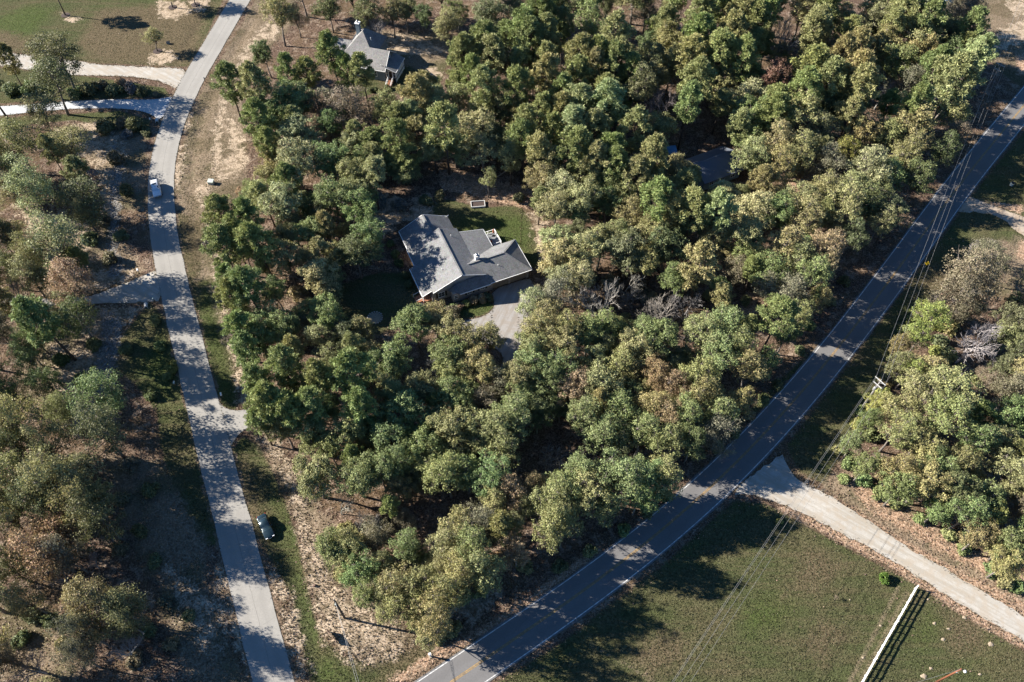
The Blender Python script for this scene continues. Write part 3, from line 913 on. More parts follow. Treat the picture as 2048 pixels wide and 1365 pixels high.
# deck at the back right
dk = MB()
for k in range(20):
    dk.box(9.05, 12.2, 8.2 + k * .2, 8.38 + k * .2, .98, 1.06)
deck = dk.build('deck', M['deck'], house)
MB().box(9.1, 12.15, 8.25, 12.1, .75, .975).build('deck_frame', M['white'], deck)
for px_, py_ in ((12.1, 8.3), (12.1, 10.2), (12.1, 12.1), (10.6, 12.1), (9.2, 12.1), (10.6, 8.3)):
    MB().box(px_ - .06, px_ + .06, py_ - .06, py_ + .06, 0, 2.0).build('deck_post', M['white'], deck)
for a, b in (((12.1, 8.3), (12.1, 12.1)), ((9.2, 12.1), (12.1, 12.1)), ((10.6, 8.3), (12.1, 8.3))):
    MB().bar((*a, 1.98), (*b, 1.98), .09, .06).bar((*a, 1.25), (*b, 1.25), .05, .05).build('deck_rail', M['white'], deck)
for k in range(5):
    MB().box(9.3, 10.5, 7.2 - .0 + k * .2, 7.4 + k * .2, 0, .18 + .18 * k).build('deck_step', M['deck'], deck)
for k in range(16):
    MB().box(12.08, 12.12, 8.5 + k * .23, 8.53 + k * .23, 1.27, 1.96).build('baluster', M['white'], deck)

def local_to_world(root, x, y, z=0):
    a = root.rotation_euler.z
    return Vector((root.location.x + x * math.cos(a) - y * math.sin(a), root.location.y + x * math.sin(a) + y * math.cos(a), z))
# orange patio umbrella folded beside the deck rail, and a tub chair
um = empty('folded_umbrella', local_to_world(house, 11.5, 11.2, 1.06), R(23))
tag(um, 'folded terracotta patio umbrella standing on the back deck', 'umbrella')
MB().tube([(0, 0, 0), (0, 0, 2.3)], .025, 8).build('pole', M['wood'], um)
MB().lathe([(.05, .9), (.22, 1.0), (.17, 1.7), (.04, 2.25)], 12).build('canopy', M['terracotta'], um, True)
MB().lathe([(.3, 0), (.3, .08), (.06, .12)], 12).build('base', M['dark'], um)
pc = empty('patio_chair', local_to_world(house, 10.1, 9.6, 1.06), R(200))
tag(pc, 'brown patio chair on the back deck under the house eave', 'chair')
MB().box(-.3, .3, -.3, .3, .36, .46).build('seat', M['terracotta'], pc)
MB().box(-.3, .3, .24, .32, .47, 1.0).build('backrest', M['terracotta'], pc)
for sx in (-.27, .27):
    for sy in (-.27, .27):
        MB().bar((sx, sy, 0), (sx, sy, .36), .05).build('leg', M['wood'], pc)

# ------------------------------------------------------------------ the house with the screened porch
h2 = empty('porch_house', (-38.6, 178.1, 0), R(-15.5))
tag(h2, 'steep-roofed blue-grey house with a white screened porch and stairs', 'house')
SB = 'shingle_brown'
roof_part('roof_slope', [(-2.5, 0, 6.5), (-2.5, -4.3, 3.35), (7.9, -4.3, 3.35), (7.9, 0, 6.5)], h2, SB)
roof_part('roof_slope', [(7.9, 0, 6.5), (7.9, 3.9, 3.5), (-2.5, 3.9, 3.5), (-2.5, 0, 6.5)], h2, SB)
roof_part('roof_slope', [(7.65, 2.6, 4.25), (7.65, -3.7, 4.25), (10.6, -3.7, 3.2), (10.6, 2.6, 3.2)], h2, SB)
pk = (-.3, 3.3, 8.6); pk2 = (-.3, 4.6, 8.6)
roof_part('roof_slope', [pk, (-4.6, -1.0, 4.2), (3.8, -1.0, 4.2)], h2, SB)
roof_part('roof_slope', [pk2, pk, (3.8, -1.0, 4.2), (3.8, 8.6, 4.2)], h2, SB)
roof_part('roof_slope', [pk, pk2, (-4.6, 8.6, 4.2), (-4.6, -1.0, 4.2)], h2, SB)
roof_part('roof_slope', [pk2, (3.8, 8.6, 4.2), (-4.6, 8.6, 4.2)], h2, SB)
roof_part('roof_slope', [(-8.6, 2.6, 5.6), (-8.6, .2, 4.0), (-3.5, .2, 4.0), (-3.5, 2.6, 5.6)], h2, SB)
roof_part('roof_slope', [(-3.5, 2.6, 5.6), (-3.5, 5.0, 4.0), (-8.6, 5.0, 4.0), (-8.6, 2.6, 5.6)], h2, SB)
MB().box(-2.4, 7.6, -3.9, 3.5, 0, 3.3).build('wall', M['siding'], h2)
MB().box(-4.2, 3.4, 3.51, 8.2, 0, 4.1).build('wall', M['siding'], h2)
MB().box(-8.3, -4.21, .6, 4.6, 0, 3.9).build('wall', M['siding'], h2)
g = MB()
pts = [(-3.9, 3.3), (3.5, 3.3), (3.5, 3.45), (0, 6.3), (-3.9, 3.5)]
n = len(pts)
g.add([(7.6, y, z) for y, z in pts] + [(7.4, y, z) for y, z in pts], [tuple(range(n)), tuple(range(2 * n - 1, n - 1, -1))] + [(i + n, (i + 1) % n + n, (i + 1) % n, i) for i in range(n)])
g.build('gable_wall', M['siding'], h2)
window_part(h2, .3, 7.6, 4.5, .6, .9, 'right', shutters=False)
for cx in (1.5, 4.8):
    window_part(h2, cx, -3.9, 1.2, 1.1, 1.5, shutters=False)
for a, b in (((7.95, -.05, 6.4), (7.95, -4.3, 3.28)), ((7.95, .05, 6.4), (7.95, 3.9, 3.42)), ((10.66, -3.7, 3.1), (10.66, 2.6, 3.1)), ((7.65, -3.76, 4.15), (10.6, -3.76, 3.1)), ((-2.5, -4.36, 3.25), (7.9, -4.36, 3.25))):
    MB().bar(a, b, .08, .18).build('fascia_board', M['white'], h2)
pf = MB().box(7.65, 10.4, -3.5, 2.4, 1.0, 1.2).build('porch_floor', M['deck'], h2)
for px_, py_ in ((10.3, -3.4), (10.3, -1.45), (10.3, .5), (10.3, 2.3), (9.5, -3.4), (8.35, -3.4), (7.75, -3.4)):
    MB().box(px_ - .08, px_ + .08, py_ - .08, py_ + .08, 0, 3.0 + .36 * (10.3 - px_)).build('porch_post', M['white'], h2)
for a, b in (((10.3, -3.4), (10.3, 2.3)), ((7.75, -3.4), (8.35, -3.4)), ((9.5, -3.4), (10.3, -3.4))):
    MB().bar((*a, 2.15), (*b, 2.15), .1, .1).bar((*a, 1.35), (*b, 1.35), .08, .1).build('porch_rail', M['white'], h2)
MB().box(10.25, 10.29, -3.3, 2.2, 1.45, 2.05).build('porch_panel', M['white'], h2)
MB().box(10.27, 10.31, -3.3, 2.25, .05, .98).build('porch_skirt', M['white'], h2)
MB().box(8.45, 9.4, -3.44, -3.40, 1.22, 3.0).build('screen_door', M['dark'], h2)
MB().box(8.43, 8.50, -3.48, -3.445, 1.22, 3.05).box(9.35, 9.42, -3.48, -3.445, 1.22, 3.05).box(8.501, 9.349, -3.48, -3.445, 2.95, 3.05).build('door_frame', M['white'], h2)
for k in range(7):
    MB().box(8.5, 9.6, -3.75 - .38 * k, -3.38 - .38 * k - .05, 0, 1.05 - .15 * k).build('stair_step', M['brick'], h2)
for xx in (8.42, 9.68):
    MB().bar((xx, -3.5, 2.05), (xx, -6.25, 1.0), .08).bar((xx, -3.55, 1.0), (xx, -3.55, 2.05), .08).bar((xx, -6.2, 0), (xx, -6.2, 1.0), .1).bar((xx, -4.9, .4), (xx, -4.9, 1.5), .06).bar((xx, -3.6, 1.4), (xx, -6.2, .45), .05).build('handrail', M['white'], h2)
c2 = MB().box(-2.6, -1.6, 4.2, 5.2, 3.5, 9.6).build('chimney', M['siding'], h2)
MB().box(-2.7, -1.5, 4.1, 5.3, 9.6, 9.75).build('chimney_crown', M['white'], c2)
MB().lathe([(.22, 9.75), (.22, 10.2), (.36, 10.22), (.1, 10.4)], 12, (-2.1, 4.7)).build('chimney_cap', M['chrome'], c2, True)
for vx, vy, vz in ((2.0, 2.6, 7.0), (6.6, -3.3, 4.0)):
    MB().lathe([(.06, vz - .4), (.06, vz + .5)], 8, (vx, vy)).build('vent_pipe', M['white'], h2)

# ------------------------------------------------------------------ the metal-roofed house in the woods and its shed
h3 = empty('metal_roofed_house', (46.3, 138.4, 0), R(26))
tag(h3, 'low house with a dark ribbed metal roof, deep in shaded woods', 'house')
MB().box(-5.0, 5.0, -3.7, 3.7, 0, 2.9).build('wall', M['siding'], h3)
rf = roof_part('roof_slope', [(-5.4, .6, 4.6), (-5.4, -4.4, 2.85), (5.4, -4.4, 2.85), (5.4, .6, 4.6)], h3, 'metalroof')
rb = roof_part('roof_slope', [(5.4, .6, 4.6), (5.4, 4.3, 2.95), (-5.4, 4.3, 2.95), (-5.4, .6, 4.6)], h3, 'metalroof')
for k in range(36):
    x = -5.3 + k * .303
    MB().bar((x, .55, 4.63), (x, -4.38, 2.885), .05, .06).build('roof_rib', M['metalroof'], rf)
    MB().bar((x, .65, 4.63), (x, 4.28, 2.985), .05, .06).build('roof_rib', M['metalroof'], rb)
MB().bar((-5.4, .6, 4.66), (5.4, .6, 4.66), .3, .05).build('ridge_cap', M['metalroof'], h3)
g = MB()
pts = [(-3.7, 2.9), (3.7, 2.9), (3.7, 3.0), (.6, 4.4), (-3.7, 2.95)]
n = len(pts)
for xx in (5.0, -4.8):
    g.add([(xx, y, z) for y, z in pts] + [(xx - .2, y, z) for y, z in pts], [tuple(range(n)), tuple(range(2 * n - 1, n - 1, -1))] + [(i + n, (i + 1) % n + n, (i + 1) % n, i) for i in range(n)])
g.build('gable_wall', M['siding'], h3)
for yy in (-1.5, 1.5):
    window_part(h3, yy, 5.0, 1.0, 1.0, 1.2, 'right', shutters=False)
for xx in (-2.8, 0.2, 3.0):
    window_part(h3, xx, -3.7, 1.0, 1.1, 1.2, shutters=False)
sh = empty('blue_roofed_shed', (37.35, 143.6, 0), R(8))
tag(sh, 'small open lean-to shed with a blue metal roof in shaded woods', 'shed')
rr = roof_part('roof_slope', [(-1.15, 1.2, 2.9), (-1.15, -1.1, 2.45), (1.15, -1.1, 2.45), (1.15, 1.2, 2.9)], sh, 'bluetarp')
for k in range(8):
    MB().bar((-1.1 + k * .314, 1.18, 2.93), (-1.1 + k * .314, -1.08, 2.49), .04, .05).build('roof_rib', M['bluetarp'], rr)
for px_ in (-1.0, 1.0):
    for py_ in (-.95, 1.05):
        MB().box(px_ - .06, px_ + .06, py_ - .06, py_ + .06, 0, 2.3 + .2 * (py_ + .95)).build('post', M['trim'], sh)
MB().bar((1.05, -.95, 2.3), (2.3, -1.5, .1), .1).build('brace', M['trim'], sh)
MB().box(-1.0, 1.0, .95, 1.02, 0, 2.6).build('back_wall', M['wood'], sh)
# glimpse of a blue roof beyond the far trees
h4 = empty('far_blue_roofed_barn', (118.5, 207.5, 0), R(38))
tag(h4, 'blue metal roofed building half hidden behind the far corner trees', 'building')
MB().box(-5, 5, -3.5, 3.5, 0, 3.0).build('wall', M['trim'], h4)
ra = roof_part('roof_slope', [(-5.4, 0, 4.6), (-5.4, -4, 2.9), (5.4, -4, 2.9), (5.4, 0, 4.6)], h4, 'bluetarp')
roof_part('roof_slope', [(5.4, 0, 4.6), (5.4, 4, 2.9), (-5.4, 4, 2.9), (-5.4, 0, 4.6)], h4, 'bluetarp')
for k in range(12):
    MB().bar((-5.2 + k * .94, -.05, 4.62), (-5.2 + k * .94, -3.98, 2.93), .06, .07).build('roof_rib', M['white'], ra)

# ------------------------------------------------------------------ vehicles
def loft(name, stations, mat, parent, smooth=True):
    """stations: list of (y, [(x,z)...]) half sections from the bottom outwards to the top centre; mirrored"""
    v, f = [], []
    m = None
    for y, half in stations:
        ring = [(x, z) for x, z in half] + [(-x, z) for x, z in reversed(half)]
        m = len(ring)
        v += [(x, y, z) for x, z in ring]
    for i in range(len(stations) - 1):
        for k in range(m):
            f.append((i * m + k, i * m + (k + 1) % m, (i + 1) * m + (k + 1) % m, (i + 1) * m + k))
    f.append(tuple(range(m)))
    f.append(tuple((len(stations) - 1) * m + k for k in range(m - 1, -1, -1)))
    mb = MB().add(v, [q[::-1] for q in f])
    return mb.build(name, mat, parent, smooth, 0.0)
def car(name, loc, rz, paint, label, L=4.9, Wd=1.94, Ht=1.72, suv=True):
    o = empty(name, loc, rz)
    tag(o, label, 'car')
    h, wd = L / 2, Wd / 2
    belt = Ht * .60
    def sec(ws, zb, zt, crown=.03):
        return [(ws * .80, zb), (ws * .96, zb + .06), (ws, zb + .25), (ws * .985, (zb + zt) / 2 + .1), (ws * .93, zt - .05), (ws * .80, zt), (0.001, zt + crown)]
    st = [(-h, sec(wd * .82, .45, belt - .10)), (-h + .10, sec(wd * .92, .34, belt - .02)), (-h + .5, sec(wd * .99, .28, belt)), (-.2, sec(wd, .26, belt)), (h * .42, sec(wd, .26, belt - .01)), (h * .72, sec(wd * .98, .28, belt - .08)), (h - .25, sec(wd * .93, .32, belt - .17)), (h - .06, sec(wd * .84, .38, belt - .27)), (h, sec(wd * .74, .46, belt - .36))]
    loft('body', st, M[paint], o)
    r0 = -h + (.12 if suv else .75)
    r1 = -h + (.42 if suv else 1.35)
    w1, w0 = h * .05, h * .40
    def cab(ws, zt):
        return [(ws, belt - .03), (ws * .97, belt + .1), (ws * .88, zt - .09), (ws * .80, zt - .015), (.001, zt + .02)]
    cb = [(r0, [(wd * .90, belt - .03), (wd * .89, belt + .01), (wd * .88, belt + .02), (wd * .8, belt + .03), (.001, belt + .04)]), (r1, cab(wd * .92, Ht)), ((r1 + w1) / 2, cab(wd * .93, Ht + .02)), (w1, cab(wd * .92, Ht - .02)), (w0, [(wd * .90, belt - .05), (wd * .89, belt - .01), (wd * .86, belt), (wd * .78, belt + .01), (.001, belt + .02)])]
    loft('cabin', cb, M[paint], o)
    # glass
    def quad(nm, pts, mat, t=.012):
        a, b, c, d = [Vector(p) for p in pts]
        nrm = (b - a).cross(d - a).normalized() * t
        return MB().add([a, b, c, d, a + nrm, b + nrm, c + nrm, d + nrm], [(3, 2, 1, 0), (4, 5, 6, 7), (0, 1, 5, 4), (1, 2, 6, 5), (2, 3, 7, 6), (3, 0, 4, 7)]).build(nm, M[mat], o)
    zt = Ht
    quad('windshield', [(-wd * .80, w0 - .05, belt + .04), (-wd * .72, w1 + .06, zt - .07), (wd * .72, w1 + .06, zt - .07), (wd * .80, w0 - .05, belt + .04)][::-1], 'glass', .03)
    quad('rear_window', [(-wd * .74, r0 + .05, belt + .08), (wd * .74, r0 + .05, belt + .08), (wd * .68, r1 - .03, zt - .10), (-wd * .68, r1 - .03, zt - .10)], 'glass', .03)
    for s in (-1, 1):
        ya = [r1 + .12, (r1 + w1) / 2 - .35, (r1 + w1) / 2 + .45, w1 + .1]
        for k in range(3):
            p = [(s * wd * .912, ya[k] + .03, belt + .05), (s * wd * .912, ya[k + 1] - .03, belt + .05), (s * wd * .835, (ya[k + 1] if k < 2 else ya[k + 1] - .25) - .03, zt - .14), (s * wd * .835, ya[k] + .03, zt - .14)]
            quad('side_window', p if s > 0 else p[::-1], 'glass', .025)
        MB().box(s * wd * 1.0 - .01, s * wd * 1.0 + s * .16 + .01, w0 - .55, w0 - .40, belt, belt + .15).build('mirror', M[paint], o)
        hl = MB().box(s * wd * .62 - .17, s * wd * .62 + .17, h - .20, h - .035, belt - .36, belt - .22).build('headlight', M['headlight'], o)
        MB().box(s * wd * .80 - .08, s * wd * .80 + .08, -h - .01, -h + .12, belt - .35, belt - .08).build('taillight', M['taillight'], o)
        if suv:
            MB().bar((s * wd * .70, r1 + .1, zt + .04), (s * wd * .70, w1 - .1, zt + .03), .04, .05).build('roof_rail', M['galv'], o)
        for yy in (-h * .60, h * .62):
            wh = MB().tube([(s * wd * .78, yy, .345), (s * (wd * 1.0 + .005), yy, .345)], .345, 18).build('wheel', M['rubber'], o)
            MB().tube([(s * (wd * 1.0 + .006), yy, .345), (s * (wd * 1.0 + .02), yy, .345)], .21, 12).build('rim', M['chrome'], wh)
    if suv:
        MB().box(-.42, .42, w1 - .95, w1 - .45, zt + .015, zt + .045).build('sunroof', M['glass'], o)
    MB().box(-wd * .5, wd * .5, h - .05, h - .005, .55, belt - .42).build('grille', M['dark'], o)
    MB().box(-.26, .26, h - .002, h + .012, .46, .56).build('number_plate', M['white'], o)
    return o
pcar = G(314.5, 383)
car('white_suv', (pcar.x, pcar.y, 0.04), R(-68 - 90), 'paint_white', 'white SUV with roof rails driving along the pale side road')
pcar = G(533, 1056)
car('dark_car', (pcar.x, pcar.y, zg(pcar.x, pcar.y)), R(-60 - 90), 'paint_teal', 'dark teal car parked in shade on the side road verge', L=4.6, Wd=1.85, Ht=1.52, suv=False)
# ------------------------------------------------------------------ trees: a few meshes of each kind, shared by every tree
def mesh_np(name, V, F, mat, leaf=None, smooth=False):
    me = bpy.data.meshes.new(name)
    k = F.shape[1]
    me.vertices.add(len(V)); me.vertices.foreach_set('co', V.astype(np.float32).ravel())
    me.loops.add(F.size); me.loops.foreach_set('vertex_index', F.astype(np.int32).ravel())
    me.polygons.add(len(F)); me.polygons.foreach_set('loop_start', np.arange(0, F.size, k, dtype=np.int32))
    me.update(calc_edges=True)
    if leaf is not None:
        a = me.attributes.new('leaf', 'FLOAT', 'POINT')
        a.data.foreach_set('value', np.repeat(leaf, len(V) // len(leaf)).astype(np.float32))
    me.materials.append(mat)
    if smooth:
        me.shade_smooth()
    return me
def unit(a):
    return a / (np.linalg.norm(a, axis=1, keepdims=True) + 1e-9)
def leaf_quads(P, Nrm, size, rng, asp=1.25):
    n = len(P)
    r = unit(rng.normal(size=(n, 3)))
    t = unit(np.cross(Nrm, r))
    b = np.cross(Nrm, t)
    s = size[:, None]
    bend = Nrm * s * 0.22
    V = np.stack([P - t * s * asp * .5, P - b * s * .5 + bend * .2, P + t * s * asp * .5 - bend, P + b * s * .5 + bend * .2], 1).reshape(-1, 3)
    F = np.arange(n * 4).reshape(n, 4)
    return V, F
def broad_crown(seed, nl=18, leaves=8500, rx=2.75, rz=2.5, zc=8.2, lob=(.75, 1.35), gap=0.25, size=(.10, .235), clump=30, sig=.18, inner=.58):
    """lobes of the crown carry clumps of leaves; gaps between the clumps let light and ground through"""
    rng = np.random.default_rng(seed)
    cs = []
    while len(cs) < nl:
        p = rng.uniform(-1, 1, 3)
        if .3 < np.linalg.norm(p) < 1:
            cs.append(p * (rx, rx, rz))
    cs = np.array(cs)
    az = np.arctan2(cs[:, 1], cs[:, 0])
    k_ = 1 + .22 * np.sin(az + seed) + .16 * np.sin(2 * az + seed * 1.7) + .10 * np.sin(3 * az + seed * .6)
    cs[:, :2] *= k_[:, None]
    cs[:, 2] *= 1 + .18 * np.sin(az * 2 + seed * 2.3)
    cs[:, 2] += zc + 0.5 * rz * (1 - (cs[:, 0]**2 + cs[:, 1]**2) / (rx * rx * 1.3)) - .3
    lr = rng.uniform(*lob, nl)
    lt = rng.uniform(-.16, .16, nl)
    K, D, T_ = [], [], []
    for i in range(nl):
        d = unit(rng.normal(size=(clump, 3)) + (0, 0, .3))
        p = cs[i] + d * (lr[i] * rng.uniform(.72, 1.12, clump))[:, None] * (1, 1, .85)
        keep = np.ones(clump, bool)
        for j in range(nl):
            if j != i:
                keep &= np.linalg.norm((p - cs[j]) / (1, 1, .85), axis=1) > lr[j] * inner
        hole = np.sin(p[:, 0] * 1.9 + seed) * np.sin(p[:, 1] * 2.1 + 2) * np.sin(p[:, 2] * 2.3 + seed * 2)
        keep &= hole < (1 - gap) * .5
        K.append(p[keep]); D.append(d[keep]); T_.append(np.full(keep.sum(), .5 + lt[i]) + rng.normal(0, .09, keep.sum()))
    K, D, T_ = np.vstack(K), np.vstack(D), np.concatenate(T_)
    per = max(3, int(leaves / len(K)))
    n = len(K) * per
    P = np.repeat(K, per, 0) + rng.normal(0, sig, (n, 3)) * (1.15, 1.15, .8)
    Dn = np.repeat(D, per, 0)
    Nn = unit(Dn * .55 + unit(P - np.repeat(K, per, 0) + 1e-6) * .35 + rng.normal(size=P.shape) * .55 + (0, 0, .12))
    L = np.clip(np.repeat(T_, per) + rng.normal(0, .15, n), 0, 1)
    V, F = leaf_quads(P, Nn, rng.uniform(*size, n), rng)
    return (V, F, L), cs, lr
def trunk_mesh(name, base_r, pts, limbs, mat, n=7):
    mb = MB()
    k = len(pts)
    mb.tube(pts, [base_r * (1.25 if i == 0 else 1) * (1 - .72 * i / (k - 1)) for i in range(k)], n)
    for a, b, r in limbs:
        a, b = Vector(a), Vector(b)
        m = (a + b) / 2 + Vector((0, 0, -.25))
        mb.tube([a, m, b], [r, r * .7, r * .25], 5)
    return mb.mesh(name, mat, True)
def pine_crown(seed, h=17.0, z0=7.6, nb=44, Lm=3.5, puffs=(2, 5), per=46, pr=(.42, .80)):
    rng = np.random.default_rng(seed)
    cen, rad, br = [], [], []
    for i in range(nb):
        t = (i + rng.random()) / nb
        z = z0 + (h - z0 - .5) * t ** .85
        prof = (1 - t ** 2.2) * .95 + .12
        if t < .25:
            prof *= .45 + t * 2.2
        ln = Lm * prof * rng.uniform(.7, 1.1)
        az = i * 2.399 + rng.normal(0, .35)
        rise = rng.uniform(.05, .35) + t * .35
        dirv = np.array([math.cos(az), math.sin(az), rise])
        br.append((np.array([0, 0, z]), np.array([0, 0, z]) + dirv * ln, .05 + .05 * (1 - t)))
        for k in range(rng.integers(*puffs)):
            f = 1 - .6 * rng.random() ** 1.3
            c = np.array([0, 0, z]) + dirv * ln * f + rng.normal(0, .28, 3) * (1, 1, .6)
            cen.append(c); rad.append(rng.uniform(*pr))
    for k in range(7):
        cen.append(np.array([rng.normal(0, .35), rng.normal(0, .35), h - .9 + .16 * k])); rad.append(rng.uniform(.35, .55))
    cen, rad = np.array(cen), np.array(rad)
    n = len(cen)
    C_ = np.repeat(cen, per, 0)
    Rr = np.repeat(rad, per)
    d = unit(rng.normal(size=(n * per, 3)) + (0, 0, .45))
    P = C_ + d * (Rr * rng.uniform(.25, .8, n * per))[:, None]
    ln = rng.uniform(.28, .5, n * per)[:, None]
    side = unit(np.cross(d, rng.normal(size=d.shape)))
    wd = rng.uniform(.06, .125, n * per)[:, None]
    tip = unit(d + rng.normal(0, .35, d.shape))
    V = np.stack([P - side * wd, P + side * wd, P + tip * ln], 1).reshape(-1, 3)
    F = np.arange(len(P) * 3).reshape(-1, 3)
    L = np.clip(np.repeat(rng.uniform(.3, .7, n), per) + rng.normal(0, .16, n * per), 0, 1)
    return (V, F, L), br
def bare_mesh(name, seed, h=9.0, spread=.62, levels=5, mat=None, split_z=None):
    rng = random.Random(seed)
    big, fine = MB(), MB()
    def grow(p, d, ln, r, lv):
        n = 3 if lv > 1 else 2
        pts, q, dd = [p], p.copy(), d.copy()
        for k in range(n):
            dd = (dd + Vector((rng.gauss(0, .14), rng.gauss(0, .14), rng.gauss(.05, .08)))).normalized()
            q = q + dd * ln / n
            pts.append(q.copy())
        tgt = big if lv >= levels - 1 else fine
        tgt.tube(pts, [r * (1 - .45 * i / n) for i in range(n + 1)], 6 if lv >= levels - 1 else 3, lv >= levels - 1)
        if lv <= 0:
            return
        kids = rng.randint(3, 4) if lv > 1 else rng.randint(3, 5)
        for k in range(kids):
            az = rng.random() * 6.283
            x = dd.orthogonal().normalized()
            y = dd.cross(x)
            sp = spread * rng.uniform(.6, 1.3)
            nd = (dd + (x * math.cos(az) + y * math.sin(az)) * sp + Vector((0, 0, .12))).normalized()
            s = pts[-1] if k < 2 else pts[-2]
            grow(s, nd, ln * rng.uniform(.6, .82), r * .62, lv - 1)
    grow(Vector((0, 0, 0)), Vector((rng.gauss(0, .05), rng.gauss(0, .05), 1)), h * .30, h * .021, levels)
    return big.mesh(name + '_trunk', mat, True), fine.mesh(name + '_twigs', mat)

BROAD, PINES, BARE, SHRUBS = [], [], [], []
for s in range(12):
    rng = np.random.default_rng(100 + s)
    airy = s >= 8
    kw = dict(nl=int(rng.integers(30, 46)), gap=float(rng.uniform(.45, .85)), rx=float(rng.uniform(2.8, 3.4)), rz=float(rng.uniform(2.3, 3.3)))
    if airy:
        kw.update(nl=34, gap=.7, clump=16, sig=.30, lob=(.8, 1.5), rz=3.7, rx=3.2)
    (V, F, L), cs, lr = broad_crown(100 + s, leaves=8000 if airy else (12500 if s < 4 else 8000), zc=6.9 if airy else 8.0, **kw)
    cm = mesh_np('broad_crown', V, F, M['leaf'], L)
    pts = [(0, 0, -.4), (rng.normal(0, .1), rng.normal(0, .1), 2.5), (rng.normal(0, .25), rng.normal(0, .25), 5.2), (rng.normal(0, .3), rng.normal(0, .3), 8.6)]
    limbs = []
    for i in range(len(cs)):
        st = np.array(pts[2]) * (1, 1, rng.uniform(.75, 1.25))
        if i % 2 == 0:
            limbs.append((tuple(st), tuple(cs[i]), .085))
        for q in range(3):
            dv = rng.normal(size=3) + (0, 0, .6)
            dv /= np.linalg.norm(dv)
            limbs.append((tuple(cs[i] - dv * .3), tuple(cs[i] + dv * lr[i] * rng.uniform(.9, 1.25)), .03))
    BROAD.append((cm, trunk_mesh('broad_trunk', .22, pts, limbs, M['bark_pale'])))
for s in range(8):
    rng = np.random.default_rng(300 + s)
    (V, F, L), br = pine_crown(300 + s, h=17.0, z0=float(rng.uniform(6.4, 9.0)), nb=int(rng.integers(46, 62)), Lm=float(rng.uniform(3.1, 3.8)), per=60)
    cm = mesh_np('pine_crown', V, F, M['needle'], L)
    pts = [(0, 0, -.4), (.05, 0, 6), (-.05, .05, 11.5), (0, 0, 16.2)]
    PINES.append((cm, trunk_mesh('pine_trunk', .21, pts, [(tuple(a), tuple(b), r) for a, b, r in br], M['bark'])))
for s in range(4):
    BARE.append(bare_mesh('bare_tree', 500 + s, 9.5, (.62, .75, .55, .9)[s], 5, M['twig']))
for s in range(4):
    (V, F, L), cs, lr = broad_crown(700 + s, nl=9, leaves=2600, rx=.85, rz=.5, zc=.85, lob=(.40, .7), gap=.2, size=(.12, .26), sig=.13)
    SHRUBS.append(mesh_np('shrub_leaves', V, F, M['leaf'], L))

COL = {'P': (0.280, 0.325, 0.112), 'p': (0.364, 0.348, 0.142), 'q': (0.408, 0.432, 0.194), 'O': (0.368, 0.351, 0.150), 'o': (0.441, 0.434, 0.211), 'L': (0.292, 0.322, 0.128),
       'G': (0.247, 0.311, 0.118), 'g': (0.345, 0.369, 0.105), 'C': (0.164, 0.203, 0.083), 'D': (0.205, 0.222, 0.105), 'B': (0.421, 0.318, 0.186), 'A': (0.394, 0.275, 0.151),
       'T': (0.250, 0.220, 0.145), 'Y': (0.300, 0.275, 0.120), 'R': (0.220, 0.120, 0.085), 'N': (0.360, 0.330, 0.310), 'n': (0.302, 0.273, 0.249), 'k': (0.278, 0.244, 0.232)}
WORD = {'P': 'deep green pine', 'p': 'olive green pine', 'q': 'pale green pine', 'O': 'olive green broadleaf tree', 'o': 'pale grey-green broadleaf tree', 'L': 'bright yellow-green oak',
        'G': 'mid green broadleaf tree', 'g': 'vivid green leafy tree', 'C': 'dark green dense tree', 'D': 'dull dark olive tree', 'B': 'brown autumn tree', 'A': 'orange autumn tree',
        'T': 'tan half-bare tree', 'Y': 'golden yellow tree', 'R': 'rust red tree', 'N': 'bare silver-grey tree', 'n': 'bare grey-brown tree', 'k': 'bare pinkish grey tree'}
